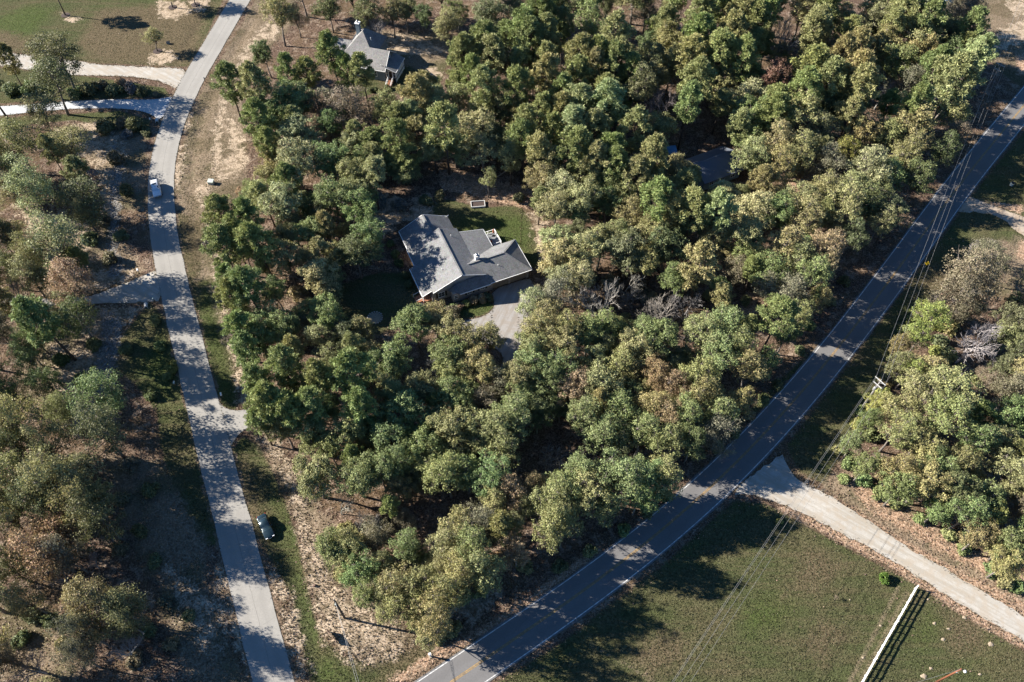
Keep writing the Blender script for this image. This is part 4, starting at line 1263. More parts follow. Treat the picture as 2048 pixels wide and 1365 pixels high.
# crown centre x, y and radius in photo pixels, kind
TREES = """112,112,56,D,1.3;104,172,46,D;8,115,24,p;85,232,32,O;28,290,45,O;136,290,44,O,.8;65,388,48,o;150,396,44,D,.75;5,362,28,C;455,160,33,P;530,108,24,C;567,140,28,P;620,140,28,P;668,115,34,P;553,25,38,O;592,35,22,T;657,15,25,C
520,180,38,p;560,205,42,G;600,200,42,G;645,215,34,T;510,245,32,P;550,240,38,G;600,265,40,o;665,250,32,G;530,290,30,P;548,312,34,O;590,325,48,o;660,315,40,G;500,378,22,G;560,415,46,o;667,398,40,G;450,435,34,P;493,440,34,P
735,20,30,D;783,25,25,O;810,15,25,O;843,25,25,C;900,48,34,O,.85;916,18,26,G;983,30,38,D;960,75,38,P;1036,55,38,P;1066,20,36,P;1100,30,34,P;1176,38,42,G;1126,12,30,C;1216,5,26,C;1306,48,26,g;1343,20,30,O
914,120,26,P;925,105,33,P;976,105,36,p;1016,125,34,C;1060,85,34,P;1093,65,34,p;1230,88,42,p;1166,115,36,p;1203,112,33,P;1336,80,38,O;1300,85,27,C
848,178,32,p,.8;943,145,30,P;973,173,38,p;1036,173,38,P;1096,155,36,p;1150,153,34,P;1190,140,32,p;1230,135,34,P;1303,127,40,D;1343,127,34,O;725,142,30,P;690,140,27,P;773,205,36,O;870,205,42,o;826,188,34,p;916,205,34,O;960,215,34,O
703,225,44,T;793,243,38,P,.75;833,262,40,p,.7;750,280,31,P,.7;890,250,42,p;950,260,42,o;1003,215,34,D;1043,250,38,P;1093,195,34,O;1126,180,34,P;1083,228,32,P;1116,228,34,p;1150,213,38,q;1213,213,46,q;1203,185,34,P;1283,180,42,D;1316,160,30,O
816,310,38,P,.55;750,312,32,p,.6;870,293,32,p,.66;910,293,40,O,.66;966,300,42,o,.66;1010,283,30,C;1050,285,30,P;1080,300,36,p;1113,263,34,P;1150,267,38,q;1193,257,36,p;1266,253,40,p;1316,260,34,O;1223,290,36,P
703,353,38,O;810,340,36,G,.5;776,322,26,P,.55;976,358,20,O;1093,320,42,O;1150,310,38,P;1196,317,38,p;1233,333,34,P;1300,320,40,p;1276,342,34,p;1350,343,33,O
1080,362,34,O;1126,370,42,o;1176,360,38,O;1116,417,42,o;1166,400,42,o;1216,360,38,G;1243,383,34,O;1306,397,42,P;1346,410,38,p;1256,427,38,O;1216,402,34,C;720,420,42,G;700,390,36,O
1400,33,38,p;1430,20,30,P;1483,30,42,p;1533,20,36,P;1606,20,36,O;1656,15,34,P;1633,50,38,p;1686,43,36,O;1760,20,38,O;1816,17,38,p;1850,43,38,P;1900,18,28,T;1940,32,30,T;1760,55,40,D
1406,73,38,P;1466,67,40,p;1506,60,34,P;1616,70,36,p;1702,70,34,P;1766,88,38,O;1833,77,46,O;1893,70,38,D;1949,60,33,P;1650,105,34,T;1716,97,34,p;1790,60,30,p
1386,110,36,p;1440,107,38,P;1483,117,38,P;1640,140,42,P;1690,115,34,p;1796,130,40,G;1840,110,38,O;1900,107,34,C;1956,107,30,q;1720,160,40,p;1866,140,34,P
1386,160,40,p;1450,160,36,O;1504,194,44,o,.9;1553,198,36,P,.85;1613,187,40,P;1660,173,38,p;1726,190,40,p;1816,173,34,T;1906,153,42,p;1946,140,33,q
1376,208,36,P;1506,230,42,G;1553,227,36,P;1606,240,48,O;1660,217,38,D;1726,255,44,Y;1833,207,38,P;1893,193,44,o;1916,227,33,O;1700,225,32,p
1499,270,34,G;1553,283,44,o;1513,318,40,O;1593,297,42,O;1633,263,40,D;1693,305,29,g;1816,260,44,O;1906,277,28,T;1883,300,33,C;1560,335,42,O
1384,352,24,p,.7;1376,372,30,p,.8;1443,388,28,q,.7;1484,384,22,O,.7;1666,335,38,T;1733,340,46,o;1810,313,40,Y;1783,345,38,G;1833,357,36,C;1860,357,12,g
1386,417,40,P;1446,423,42,q;1506,410,44,o;1553,423,40,G;1600,400,40,O;1650,383,42,O;1706,377,42,O;1683,420,42,O;1743,407,40,C;1790,420,38,D;1610,433,38,O
110,492,52,o;140,565,44,B;13,535,30,C;80,632,50,P;153,635,40,C;200,805,55,G;205,865,48,D;30,862,52,O;85,890,44,O;20,788,34,C;90,762,34,C;60,520,34,O
445,492,38,P;467,475,34,P;520,485,42,P;617,465,38,G;573,515,42,O;637,558,36,o;493,565,42,P;457,560,30,P;467,600,34,P;650,635,40,G;520,642,42,G;480,655,36,P;567,648,40,G;533,682,38,G;483,708,34,P;650,722,34,O;567,742,42,P;520,762,38,P;633,755,42,P;600,775,38,G;533,802,42,P;587,815,42,P;633,818,40,P;517,838,29,P;567,855,40,O;633,868,42,O;660,815,34,G;660,895,34,G
710,505,38,C;733,475,38,G;696,662,34,D;723,655,31,O;830,642,46,L;870,634,36,O;896,657,36,O;943,684,44,Y;976,674,36,O;896,708,42,L;950,718,42,O;783,725,44,G;713,748,46,P;900,738,40,O;963,745,40,O;900,792,44,G;813,818,48,G;710,815,42,P;1043,755,40,O;1053,730,42,L;760,770,36,O;840,775,38,O
1062,618,36,o;1113,602,38,T;1100,642,42,O;1076,668,40,O;1070,697,42,L;1126,662,42,O;1126,697,42,O;1176,668,38,G;1200,655,38,G;1113,735,40,G;1096,775,40,C;1150,765,42,B;1200,772,42,o;1243,722,40,O;1270,698,42,O;1316,682,42,G;1316,745,40,A;1343,775,40,A;1236,815,44,L;1300,818,38,O;1176,838,44,L;1216,865,46,L;1283,865,46,L;1336,838,38,B;1336,885,42,L
1026,845,50,L;973,858,48,L;900,862,50,L;850,888,46,L;783,878,44,G;703,865,44,O;1000,898,42,O;1043,815,38,G;973,808,34,T;1076,828,34,C;1003,775,36,T
1116,512,42,o;1166,505,42,o;1200,488,38,O;1113,475,42,o;1156,552,40,o;1123,553,34,o;1256,498,46,D;1293,475,42,O;1336,488,42,C;1346,555,34,G;1243,475,38,O;1290,530,34,O
1403,525,44,p;1430,475,38,O;1496,475,42,O;1493,512,29,G;1450,618,20,G;1573,492,46,O;1546,535,40,L;1653,495,44,B;1653,534,33,B;1600,518,40,O;1626,558,40,L;1573,585,44,T;1553,635,40,P;1573,668,29,C;1446,655,48,L;1406,682,44,L;1483,695,44,L;1440,718,46,L;1500,738,40,O;1406,748,44,L;1410,792,44,Y;1386,832,42,L;1433,828,40,L;1436,868,36,T;1386,882,38,C
1949,555,56,T;1976,522,38,T;1916,588,46,T;1866,632,36,g;1846,668,32,g;1803,695,26,Y;1796,732,30,Y;1818,740,28,g;1850,742,40,O,.85;2015,672,34,O,.85;2033,648,38,D;1900,788,56,O;1850,795,48,O;1810,828,44,O;1883,838,52,G;1793,862,40,O;2020,788,44,T;2026,838,42,G;1760,808,28,g;1740,845,26,G;1710,885,28,G;1840,885,44,O;1950,885,44,G;2000,882,42,O;1995,738,30,D,.8;2045,745,38,O
100,960,56,O;33,970,50,O;150,967,46,o;83,1003,50,D;207,1043,44,D;160,1020,46,O;20,1043,46,O;93,1100,54,A;133,1112,38,T;13,1130,40,Y;193,1210,52,Y;240,1212,44,O;253,1243,38,D;173,1263,40,T;20,927,42,D;160,1312,34,T
627,950,52,L;667,1097,40,G;713,953,46,G;760,940,42,L;896,950,50,L;936,940,46,L;983,960,46,G;860,930,42,L;796,930,38,G;713,1150,46,G;703,1115,38,O;806,1037,20,T;813,1090,36,G;830,1117,28,C;793,1170,42,O;796,1210,38,O;870,1230,44,O,1.3;843,1163,42,O,1.3;923,1063,48,O;960,1043,44,T;900,1090,42,O;943,1097,46,L,1.3;916,1143,46,O,1.3;966,1140,44,O,1.3
1016,987,42,B;990,1003,40,O;1070,967,28,A;1096,1010,50,L;1126,983,50,L;1100,1050,46,L,1.3;1126,1050,44,L,1.3;1183,977,52,L;1166,940,46,L;1236,967,52,L;1266,940,48,L;1300,960,46,G;1276,993,40,G;1216,1017,40,L;1033,1107,34,B;890,1187,44,O,1.3;1016,1063,24,G;863,1260,34,O;1333,947,42,L
690,1092,36,O;748,1078,32,T;762,1132,32,O;764,1200,34,O;832,1198,36,O;735,1192,32,G;1530,722,32,G;1600,640,30,O;1642,592,30,O;1482,800,32,O;1702,470,32,D;1762,442,32,O;1733,930,34,G;1793,937,40,Y;1866,930,42,L;1933,927,42,Y;1850,967,46,O;1800,977,36,G;1906,987,44,C;1976,990,42,G;1933,1027,42,G;1980,1023,36,g;1960,1073,38,Y;1876,1020,30,G;2026,943,42,O;2040,985,33,O;2020,1090,36,G;2016,1127,36,O
753,47,26,N;1120,122,20,N;1336,190,40,N,1.4;1566,75,42,N,1.5;1596,123,22,k;1556,143,33,R,1.5;1760,287,30,n;20,570,30,n;1093,895,32,n;1230,612,54,N;1350,615,42,k,1.2;1386,612,38,k;1940,690,62,N;110,1150,32,n;180,1123,20,N;240,1297,36,N;60,1330,38,N;675,1010,22,N;733,1050,30,n;1976,495,26,N;530,605,26,n;1250,560,34,k
60,1205,34,O;290,1185,26,n;60,722,32,G;120,832,30,O;20,1322,30,T;-55,330,55,O;-70,440,50,D;-60,560,55,O;-80,680,55,O;-50,760,50,D;-70,860,55,O;-60,960,55,O;-90,1060,55,O;-50,1190,50,Y;-70,1290,52,O;-40,1380,48,O;90,1420,46,O;220,1440,44,T;-40,150,40,p;-60,215,40,O
1090,-30,38,P;1180,-25,38,P;1270,-20,38,C;1360,-25,40,P;1450,-30,40,p;1550,-30,40,P;1650,-30,40,P;1750,-25,40,O;1840,-30,40,p;980,-25,38,G;880,-25,36,O;700,-20,34,C;600,-30,34,O;780,-30,34,O
2080,560,45,O;2090,700,48,O;2095,820,48,G;2090,930,46,O;2085,1040,44,G;2090,600,40,T;2120,250,40,P;2100,330,38,O"""
# trees whose foot is surveyed instead (x, y of the foot in the photo, height, crown radius, kind)
PLANTED = [(131, 31, 13.0, 3.4, 'p'), (345, 15, 9.0, 3.4, 'O'), (391, 10, 8.5, 3.3, 'O'), (315, 103, 7.0, 3.4, 'O')]
MARKS = [('the white SUV', 314, 383), ('the dark parked car', 533, 1056), ('the grey-roofed house', 940, 520), ('the porch house', 770, 130), ('the metal-roofed house', 1430, 335),
         ('the yellow diamond sign', 1852, 530), ('the round clipped bush', 1769, 1155), ('the pale green utility box', 423, 364), ('the short dark utility pole', 690, 1236), ('the gravel drive mouth', 1520, 960),
         ('the concrete driveway', 200, 208), ('the blue-roofed shed', 1345, 300), ('the roadside crossarm pole', 1735, 800), ('the asphalt apron', 475, 850), ('the stone-edged flower ring', 750, 635), ('the shaded gravel driveway', 240, 590),
         ('the white roadside post', 861, 1313), ('the house driveway', 1000, 660), ('the far blue-roofed building', 1905, 10), ('the mulched saplings', 345, 60), ('the sandy driveway', 1990, 420), ('the raised garden bed', 955, 408), ('the white rail fence', 1790, 1260)]
ORD = ['nearest', 'second nearest', 'third nearest', 'fourth nearest', 'fifth nearest', 'sixth nearest', 'seventh nearest', 'eighth nearest', 'ninth nearest', 'tenth nearest', 'eleventh nearest', 'twelfth nearest', 'thirteenth nearest', 'fourteenth nearest', 'fifteenth nearest', 'sixteenth nearest', 'seventeenth nearest', 'eighteenth nearest', 'nineteenth nearest', 'twentieth nearest'] + [t + ' nearest' for t in ('21st', '22nd', '23rd', '24th', '25th', '26th', '27th', '28th', '29th', '30th', '31st', '32nd', '33rd', '34th', '35th')]
LABELS = {}
def register(o, word, px, py):
    d = [(math.hypot(px - x, (py - y) * 1.2), nm, px - x, py - y) for nm, x, y in MARKS]
    dist, nm, dx, dy = min(d)
    if abs(dx) > abs(dy):
        way = 'right of' if dx > 0 else 'left of'
    else:
        way = 'below' if dy > 0 else 'above'
    LABELS.setdefault((word, way, nm), []).append((dist, o))
def finish_labels():
    for (word, way, nm), lst in LABELS.items():
        lst.sort(key=lambda t: t[0])
        for k, (d, o) in enumerate(lst):
            if len(lst) == 1:
                o['label'] = '%s, the only one %s %s' % (word, way, nm)
            else:
                o['label'] = '%s, %s of its kind %s %s' % (word, ORD[min(k, 34)], way, nm)
def keep_off(P, margin=1.0):
    """push a trunk off the roads, drives and houses"""
    p = np.array([P.x, P.y])
    for q, hw in ((MAIN, W2 + .6), (SIDE, W2 + .4)):
        c = nearest_on(p, q)
        d = p - c
        L_ = np.hypot(*d)
        if L_ < hw + margin:
            p = c + d / (L_ + 1e-6) * (hw + margin)
    for nm, g in DRIVE_G.items():
        if inside(p[None], g)[0]:
            c = nearest_on(p, np.vstack([g, g[:1]]))
            d = c - p
            p = c + d / (np.hypot(*d) + 1e-6) * .7
    lx, ly = p[0] + 10.13, p[1] - 103.28
    a = R(23.3)
    hx, hy = lx * math.cos(a) + ly * math.sin(a), -lx * math.sin(a) + ly * math.cos(a)
    if -9 < hx < 14.6 and -2.6 < hy < 19.2 and not (hx > 9.8 and hy > 7.5):
        hy = -3.2 if hy < 4 else hy
        hx = -9.6 if (hy >= 4 and hx < 3) else (15.2 if hy >= 4 else hx)
        p = np.array([-10.13 + hx * math.cos(a) - hy * math.sin(a), 103.28 + hx * math.sin(a) + hy * math.cos(a)])
    for (hx, hy), hr in (((46.3, 138.4), 6.6), ((-35.0, 176.0), 7.5), ((37.3, 143.6), 2.2)):
        d = p - (hx, hy)
        L_ = np.hypot(*d)
        if L_ < hr:
            p = np.array((hx, hy)) + d / (L_ + 1e-6) * hr
    return Vector((p[0], p[1], 0))
GROUP = {'pine': 'pines of the woods', 'broad': 'broadleaf trees of the woods', 'bare': 'bare trees among the woods'}
trng = random.Random(11)
def jitter(col, f=.10):
    k = K * (1 + trng.uniform(-f, f))
    h_ = trng.uniform(-.10, .10)                       # some crowns turn, some stay green
    return tuple(max(.01, c * k * (1 + q)) for c, q in zip(col, (h_, -.25 * h_, trng.uniform(-.08, .08))))
def add_tree(name, parts, P, s, sz, col, grp, trunk_col=None):
    o = empty(name, (P.x, P.y, zg(P.x, P.y)), trng.random() * 6.283)
    o.scale = (s * trng.uniform(.88, 1.12), s * trng.uniform(.88, 1.12), sz * trng.uniform(.94, 1.06))
    o.rotation_euler = (R(trng.uniform(-4, 4)), R(trng.uniform(-4, 4)), o.rotation_euler.z)
    for nm, me_ in parts:
        c = bpy.data.objects.new(nm, me_)
        C.objects.link(c)
        c.parent = o
        c.color = (*col, 1)
    tag(o, None, 'tree', grp)
    return o
def plant(px, py, r, k, hs=1.0):
    if k in 'Ppq':
        R0, zc, H0, lib, nm = 3.75, 12.2, 17.0, PINES, 'pine_tree'
    elif k in 'Nnk':
        R0, zc, H0, lib, nm = 3.6, 6.0, 9.0, BARE, 'bare_tree'
    else:
        R0, zc, H0, lib, nm = 4.25, 8.2, 12.4, BROAD, ('oak_tree' if k == 'L' else 'autumn_tree' if k in 'BATYR' else 'green_tree' if k in 'GgC' else 'broadleaf_tree')
    airy = lib is BROAD and (px < 420 or k in 'T')
    if airy:
        zc = 7.0
        if px < 300 and py > 850:
            hs *= 1.28
        elif px < 300 and 350 < py < 700:
            hs *= 1.15
    s = 1.0
    for _ in range(4):
        sz = min(max(.35 + .65 * s, .45 if s > .5 else s), 1.22)
        if s < .6:
            sz = s * 1.15
        sz *= hs
        P = G(px, py, zc * sz)
        rm = r * (1.04 if k in 'Ppq' else 1.14) * depth(P) / FPX
        s = min(rm / R0, 1.6 if k in 'Nnk' else 1.55)
    if k in 'Nnk':
        sz = max(sz, s * .95)
    P = keep_off(P)
    me_ = trng.choice(lib)
    if lib is BROAD:
        near = poly_dist(np.array([[P.x, P.y]]), MAIN)[0] < 22
        me_ = trng.choice(lib[8:] if airy else lib[4:8] if near else lib[:4] + lib[:4] + lib[4:8])
    parts = [('crown', me_[0]), ('trunk', me_[1])] if k not in 'Nnk' else [('trunk', me_[0]), ('branches', me_[1])]
    if k == 'R':
        pass
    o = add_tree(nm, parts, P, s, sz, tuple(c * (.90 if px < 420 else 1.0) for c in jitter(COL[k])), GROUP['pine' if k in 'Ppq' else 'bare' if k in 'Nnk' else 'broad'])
    register(o, WORD[k], px, py)
    return o
count = 0
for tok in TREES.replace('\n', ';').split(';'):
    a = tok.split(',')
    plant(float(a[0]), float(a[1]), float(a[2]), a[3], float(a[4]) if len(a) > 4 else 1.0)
    count += 1
WOODS = [np.array(p, float) for p in (
 [(450,430),(520,345),(500,240),(560,180),(680,225),(760,225),(860,200),(925,160),(935,60),(1000,-10),(1950,-10),(1935,150),(1870,290),(1700,500),(1560,680),(1420,840),(1300,965),(1080,1090),(880,1220),(810,1180),(790,1080),(640,900),(530,810),(490,700),(460,560)],
 [(1810,690),(1900,610),(2060,600),(2060,1130),(1970,1080),(1860,1000),(1750,920),(1770,850)], [(-20,250),(180,260),(190,480),(150,640),(60,700),(-20,700)], [(-20,840),(200,800),(230,900),(200,1060),(-20,1150)])]
HOLES = [(930,520,190),(1000,680,75),(780,600,100),(840,420,90),(970,390,85),(1500,600,48),(1600,358,45),(1250,50,45),(1100,895,45),(850,1030,70),(1430,335,60),(1345,305,25),(1400,255,60),(1300,600,60),(1225,600,60),(1190,560,60),(1390,610,40),(1060,905,40),(1940,700,70),(700,640,50),(590,590,40)]
CROWNS = [tuple(float(v) for v in t.split(',')[:3]) for t in TREES.replace('\n', ';').split(';')]
frng = random.Random(5)
tries = added = 0
while tries < 9000 and added < 170:
    tries += 1
    w_ = frng.choice((0, 0, 0, 0, 1, 2, 3))
    x, y = frng.uniform(-20, 2060), frng.uniform(-10, 1200)
    if not inside(np.array([[x, y]]), WOODS[w_])[0] or any(math.hypot(x - a, y - b) < c for a, b, c in HOLES):
        continue
    if min(math.hypot(x - a, y - b) / c for a, b, c in CROWNS) < .80:
        continue
    gp = np.array([G2(x, y, 6.0)])
    if poly_dist(gp, MAIN)[0] < 13 or poly_dist(gp, SIDE)[0] < 9:
        continue
    k = frng.choice('OOoGLTDDGpPn' if y > 400 else 'OoGDpppPPqTn')
    r = frng.uniform(22, 33)
    plant(x, y, r, k, frng.uniform(.7, 1.0))
    CROWNS.append((x, y, r))
    added += 1
print('filler', added)
for fx, fy, hh, cr, k in PLANTED:
    P = G(fx, fy)
    lib = PINES if k in 'Ppq' else BROAD
    me_ = trng.choice(lib)
    o = add_tree('lawn_tree', [('crown', me_[0]), ('trunk', me_[1])], P, cr / (3.75 if k in 'Ppq' else 4.25), hh / (17.0 if k in 'Ppq' else 12.4), jitter(COL[k]), 'young trees in mulch rings on the lawn')
    o['label'] = {131: 'thin tall lawn tree in the mulch ring farthest left, top edge', 345: 'lawn tree in the left of two mulch rings by the road, top edge', 391: 'lawn tree in the right of two mulch rings by the road, top edge', 315: 'small olive sapling in a sandy mulch ring beside the gravel driveway'}[fx]
    ring = MB().lathe([(1.15, -.05), (1.15, .08), (.2, .14)], 20).build('mulch_ring', M['mulch'])
    ring.location = (P.x, P.y, zg(P.x, P.y))
    tag(ring, 'dark round mulch ring under ' + {131: 'the thin leftmost lawn tree', 345: 'the left of two roadside lawn trees', 391: 'the right of two roadside lawn trees', 315: 'the sapling beside the gravel driveway'}[fx], 'mulch ring', 'mulch rings on the lawn')

# ------------------------------------------------------------------ shrubs: along the house, in the woods' gaps, on the verge
SHR = """885,600,10,C;900,598,11,G;915,602,11,B;930,600,10,g;945,592,12,B;960,588,12,B;972,584,11,D;870,604,10,G;856,608,10,B;905,625,18,T;845,618,10,D;806,500,11,C;812,520,11,C;818,545,10,C;808,478,10,C;826,566,10,D;1075,575,12,T;1080,600,12,B;936,606,9,C;980,598,7,D
593,590,22,B;610,605,18,B;500,400,14,B;505,385,12,D;600,690,18,B;690,700,20,B;1170,600,24,B;1220,570,24,B;1280,580,24,T;1300,600,20,B;1180,560,22,T;1250,640,20,O;1290,650,22,O;1150,590,22,T;1420,590,16,O;1500,530,12,g;1380,560,18,D;1600,345,14,B;1490,600,14,D
740,1060,24,T;720,1080,22,O;760,1050,22,n;690,1060,20,O;735,1110,20,T;770,1120,18,O;680,1150,18,O;830,1250,18,L;905,1255,20,O;880,1275,14,O;840,1275,10,g;1000,1120,24,B;1050,1130,20,O;1010,1080,18,D;930,1190,22,O;960,1180,20,O
1700,925,18,G;1690,960,14,G;1730,960,18,G;1680,900,14,O;1760,985,20,G;1560,1040,9,g;1790,1010,14,L;1840,1040,16,G;1900,1070,18,O;1930,1095,16,G;1985,1140,18,G;2010,1165,18,O;2035,1175,18,G;1720,850,20,g;1745,870,18,G;1830,640,18,g;1815,665,18,L;1850,610,18,g;1880,650,20,g;1780,760,18,Y;1765,785,18,g;1725,820,14,G;1898,655,22,O;1880,684,20,D;1892,712,22,O;1906,738,20,D;1965,765,22,O;1988,695,22,D;1915,640,20,T;1870,705,18,g
1450,905,16,D;1480,870,14,D;1510,840,16,B;1530,800,16,G;1560,770,14,D;1600,700,14,D;1620,650,14,G;1660,600,14,D;1690,560,14,D;1340,1000,18,G;1300,1030,18,D;1250,1060,16,G;1180,1100,16,O;1120,1130,18,D
230,320,20,T;250,380,18,D;205,440,20,T;180,480,20,D;240,470,18,D;220,520,18,T;190,690,18,D;250,700,16,D;120,720,20,C;160,760,20,D;110,820,20,C;260,930,22,T;300,980,20,D;240,1000,20,T;280,1060,18,D;310,1120,18,D;240,1100,18,T;330,1200,18,T;300,1260,18,D;340,1290,18,T;380,1230,16,D;270,1320,20,T;130,1290,20,Y;100,1240,20,D;60,1230,20,D;40,1280,20,C
270,252,19,D;244,246,15,T;215,258,22,D;255,268,14,n;290,262,12,D;180,180,20,D;205,170,13,T;228,180,19,D;262,176,15,n;285,184,13,D;240,166,12,B;150,185,18,C;310,186,9,T;20,180,22,C;60,180,20,C;310,640,14,O;320,690,14,G;350,730,16,g;335,750,12,G;300,790,14,C;400,1030,10,D
760,120,7,C;752,150,8,C;745,165,8,C;765,160,8,D;600,380,18,B;480,380,12,B;850,400,16,D;760,400,18,n;800,410,16,n;1040,395,14,D;1070,405,14,B;880,390,14,D"""
for tok in SHR.replace('\n', ';').split(';'):
    a = tok.split(',')
    x, y, r, k = float(a[0]), float(a[1]), float(a[2]), a[3]
    P = G(x, y, .8)
    s = r * depth(P) / FPX / 1.45
    P = keep_off(Vector((P.x, P.y, 0)), .3 * s + .2)
    o = bpy.data.objects.new('shrub', trng.choice(SHRUBS))
    C.objects.link(o)
    o.location = (P.x, P.y, zg(P.x, P.y) - .1 * s)
    o.scale = (s, s, s * trng.uniform(.8, 1.25))
    o.rotation_euler = (0, 0, trng.random() * 6.28)
    o.color = (*jitter(COL[k]), 1)
    tag(o, None, 'shrub', 'shrubs and undergrowth')
    wd = {'C': 'dark green', 'G': 'mid green', 'B': 'brown', 'g': 'vivid green', 'D': 'dull olive', 'T': 'tan', 'O': 'olive', 'n': 'grey-brown', 'L': 'yellow-green', 'Y': 'yellow'}[k]
    register(o, wd + ' low shrub', x, y)
finish_labels()
# the round clipped bush on the field
(V, F, L), cs, lr = broad_crown(901, nl=12, leaves=3200, rx=.42, rz=.35, zc=.75, lob=(.5, .62), gap=.0, size=(.10, .19), sig=.07, clump=40)
P = G(1769, 1155, .8)
rb = bpy.data.objects.new('round_bush', mesh_np('round_bush', V, F, M['leaf'], L))
C.objects.link(rb)
rb.location = (P.x, P.y, zg(P.x, P.y))
rb.color = (.08, .14, .02, 1)
tag(rb, 'small round clipped green bush alone on the mown field', 'bush')
# ------------------------------------------------------------------ poles and wires
def insulator(o, x, y, z):
    MB().lathe([(.03, z), (.06, z + .05), (.035, z + .10), (.06, z + .15), (.03, z + .22)], 8, (x, y)).build('insulator', M['galv'], o, True)
def line_pole(px, py, h, arm, ang, label, transformer=False):
    P = G(px, py, h)
    P.z = 0
    o = empty('utility_pole', (P.x, P.y, zg(P.x, P.y)), ang)
    tag(o, label, 'utility pole')
    MB().tube([(0, 0, -.5), (0, 0, h * .5), (0, 0, h)], [.17, .14, .11], 10).build('pole', M['pole_grey'], o, True)
    ends = []
    for k, (zz, ln) in enumerate(((h - .25, arm), (h - 1.6, arm * .8))):
        MB().box(-ln, ln, -.16, -.06, zz - .06, zz + .06).build('crossarm', M['trim'], o)
        MB().bar((-ln * .6, -.11, zz - .07), (0, -.13, zz - .65), .05).bar((ln * .6, -.11, zz - .07), (0, -.13, zz - .65), .05).build('arm_brace', M['galv'], o)
        for sx in (-1, 1):
            insulator(o, sx * (ln - .1), -.11, zz + .06)
            ends.append((sx * (ln - .1), -.11, zz + .28))
    insulator(o, 0, 0, h)
    ends.append((0, 0, h + .22))
    if transformer:
        MB().lathe([(.24, h - 3.0), (.26, h - 2.95), (.26, h - 2.2), (.2, h - 2.1), (.05, h - 2.05)], 14, (0, -.40)).build('transformer', M['galv'], o, True)
    return o, [local_to_world(o, *e) for e in ends]
poleA, endA = line_pole(1763, 760, 10.3, 1.15, R(-55), 'grey utility pole with white crossarms beside the two-lane road', True)
poleB, endB = line_pole(2003, 127, 10.3, 1.15, R(-52), 'far utility pole with white crossarms near the top right corner')
dirAC = (G(1352, 1352, 9.5) - Vector((endA[0].x, endA[0].y, 9.5))).normalized()
offC = dirAC * 78
def wire(a, b, sag, label, grp, rad=.017, name='overhead_wire'):
    pts = []
    for k in range(25):
        t = k / 24
        p = a.lerp(b, t)
        p.z -= sag * 4 * t * (1 - t)
        pts.append(p)
    o = MB().tube(pts, rad, 5, False).build(name, M['wire'])
    tag(o, label, 'wire', grp)
    return o
ENDS = {0: 'road-side upper crossarm end', 1: 'field-side upper crossarm end', 2: 'lower crossarm', 4: 'pole top'}
dB = (endB[0] - endA[0]).normalized()
for i, en in ENDS.items():
    wire(endA[i], endB[i], 1.6, 'long power wire along the road between poles, from the ' + en, 'wires of the far span')
    wire(endA[i], endA[i] + Vector((offC.x, offC.y, 0)), 1.1, 'power wire crossing the mown field, from the ' + en, 'wires of the near span')
    wire(endB[i], endB[i] + Vector((dB.x, dB.y, 0)) * 70, 1.0, 'wire leaving the far pole at the top right, from the ' + en, 'wires beyond the far pole')
tag(MB().tube([poleA.location + Vector((0, 0, 9.2)), poleA.location + Vector((2.2, -4.6, 0))], .022, 5).build('guy_wire', M['wire']), 'slanting guy wire anchored below the roadside crossarm pole', 'wire')

# short dark pole at the road corner
P = G(690, 1237)
o = empty('corner_pole', (P.x, P.y, zg(P.x, P.y)))
tag(o, 'short dark wooden pole on the sandy corner between the two roads', 'utility pole')
MB().tube([(0, 0, -.4), (0, 0, 5), (0, 0, 9.3)], [.19, .17, .14], 10).build('pole', M['pole'], o, True)
MB().box(-.32, -.14, -.1, .1, 6.7, 7.3).build('meter_box', M['palegreen'], o)
MB().bar((-.35, -.02, 6.5), (.0, -.02, 6.2), .05).build('bracket', M['galv'], o)
for dx in (0, .35):
    a = Vector((P.x, P.y, 8.9 - dx))
    b = G(712 + dx * 14, 1362, 8.2)
    b = a + (b - a) * 2.6
    wire(a, b, .25, '%s of two thin wires leaving the short dark corner pole' % ('left' if dx == 0 else 'right'), 'wires of the corner pole', .02)
# red-brown pole with its lamp at the bottom right
P = G(1924, 1338, 8.6)
o = empty('lamp_pole', (P.x, P.y, zg(P.x, P.y)), R(-25))
tag(o, 'reddish-brown wooden pole with a white yard lamp on the field', 'lamp pole')
MB().tube([(0, 0, -.4), (0, 0, 4), (0, 0, 8.5)], [.16, .14, .11], 10).build('pole', M['pole_red'], o, True)
MB().tube([(0, 0, 8.1), (.25, 0, 8.3), (.55, 0, 8.3)], .03, 6).build('lamp_arm', M['galv'], o)
MB().lathe([(.20, 8.08), (.24, 8.14), (.16, 8.32), (.05, 8.36)], 12, (.62, 0)).build('lamp_head', M['white'], o, True)
MB().box(-.07, .07, -.24, -.12, 6.9, 7.2).build('junction_box', M['galv'], o)
top = local_to_world(o, 0, 0, 8.45)
b = G(1830, 1366, 7.9)
wire(top, top + (b - top) * 4, .3, 'thin wire leaving the reddish-brown lamp pole to the left', None, .02)

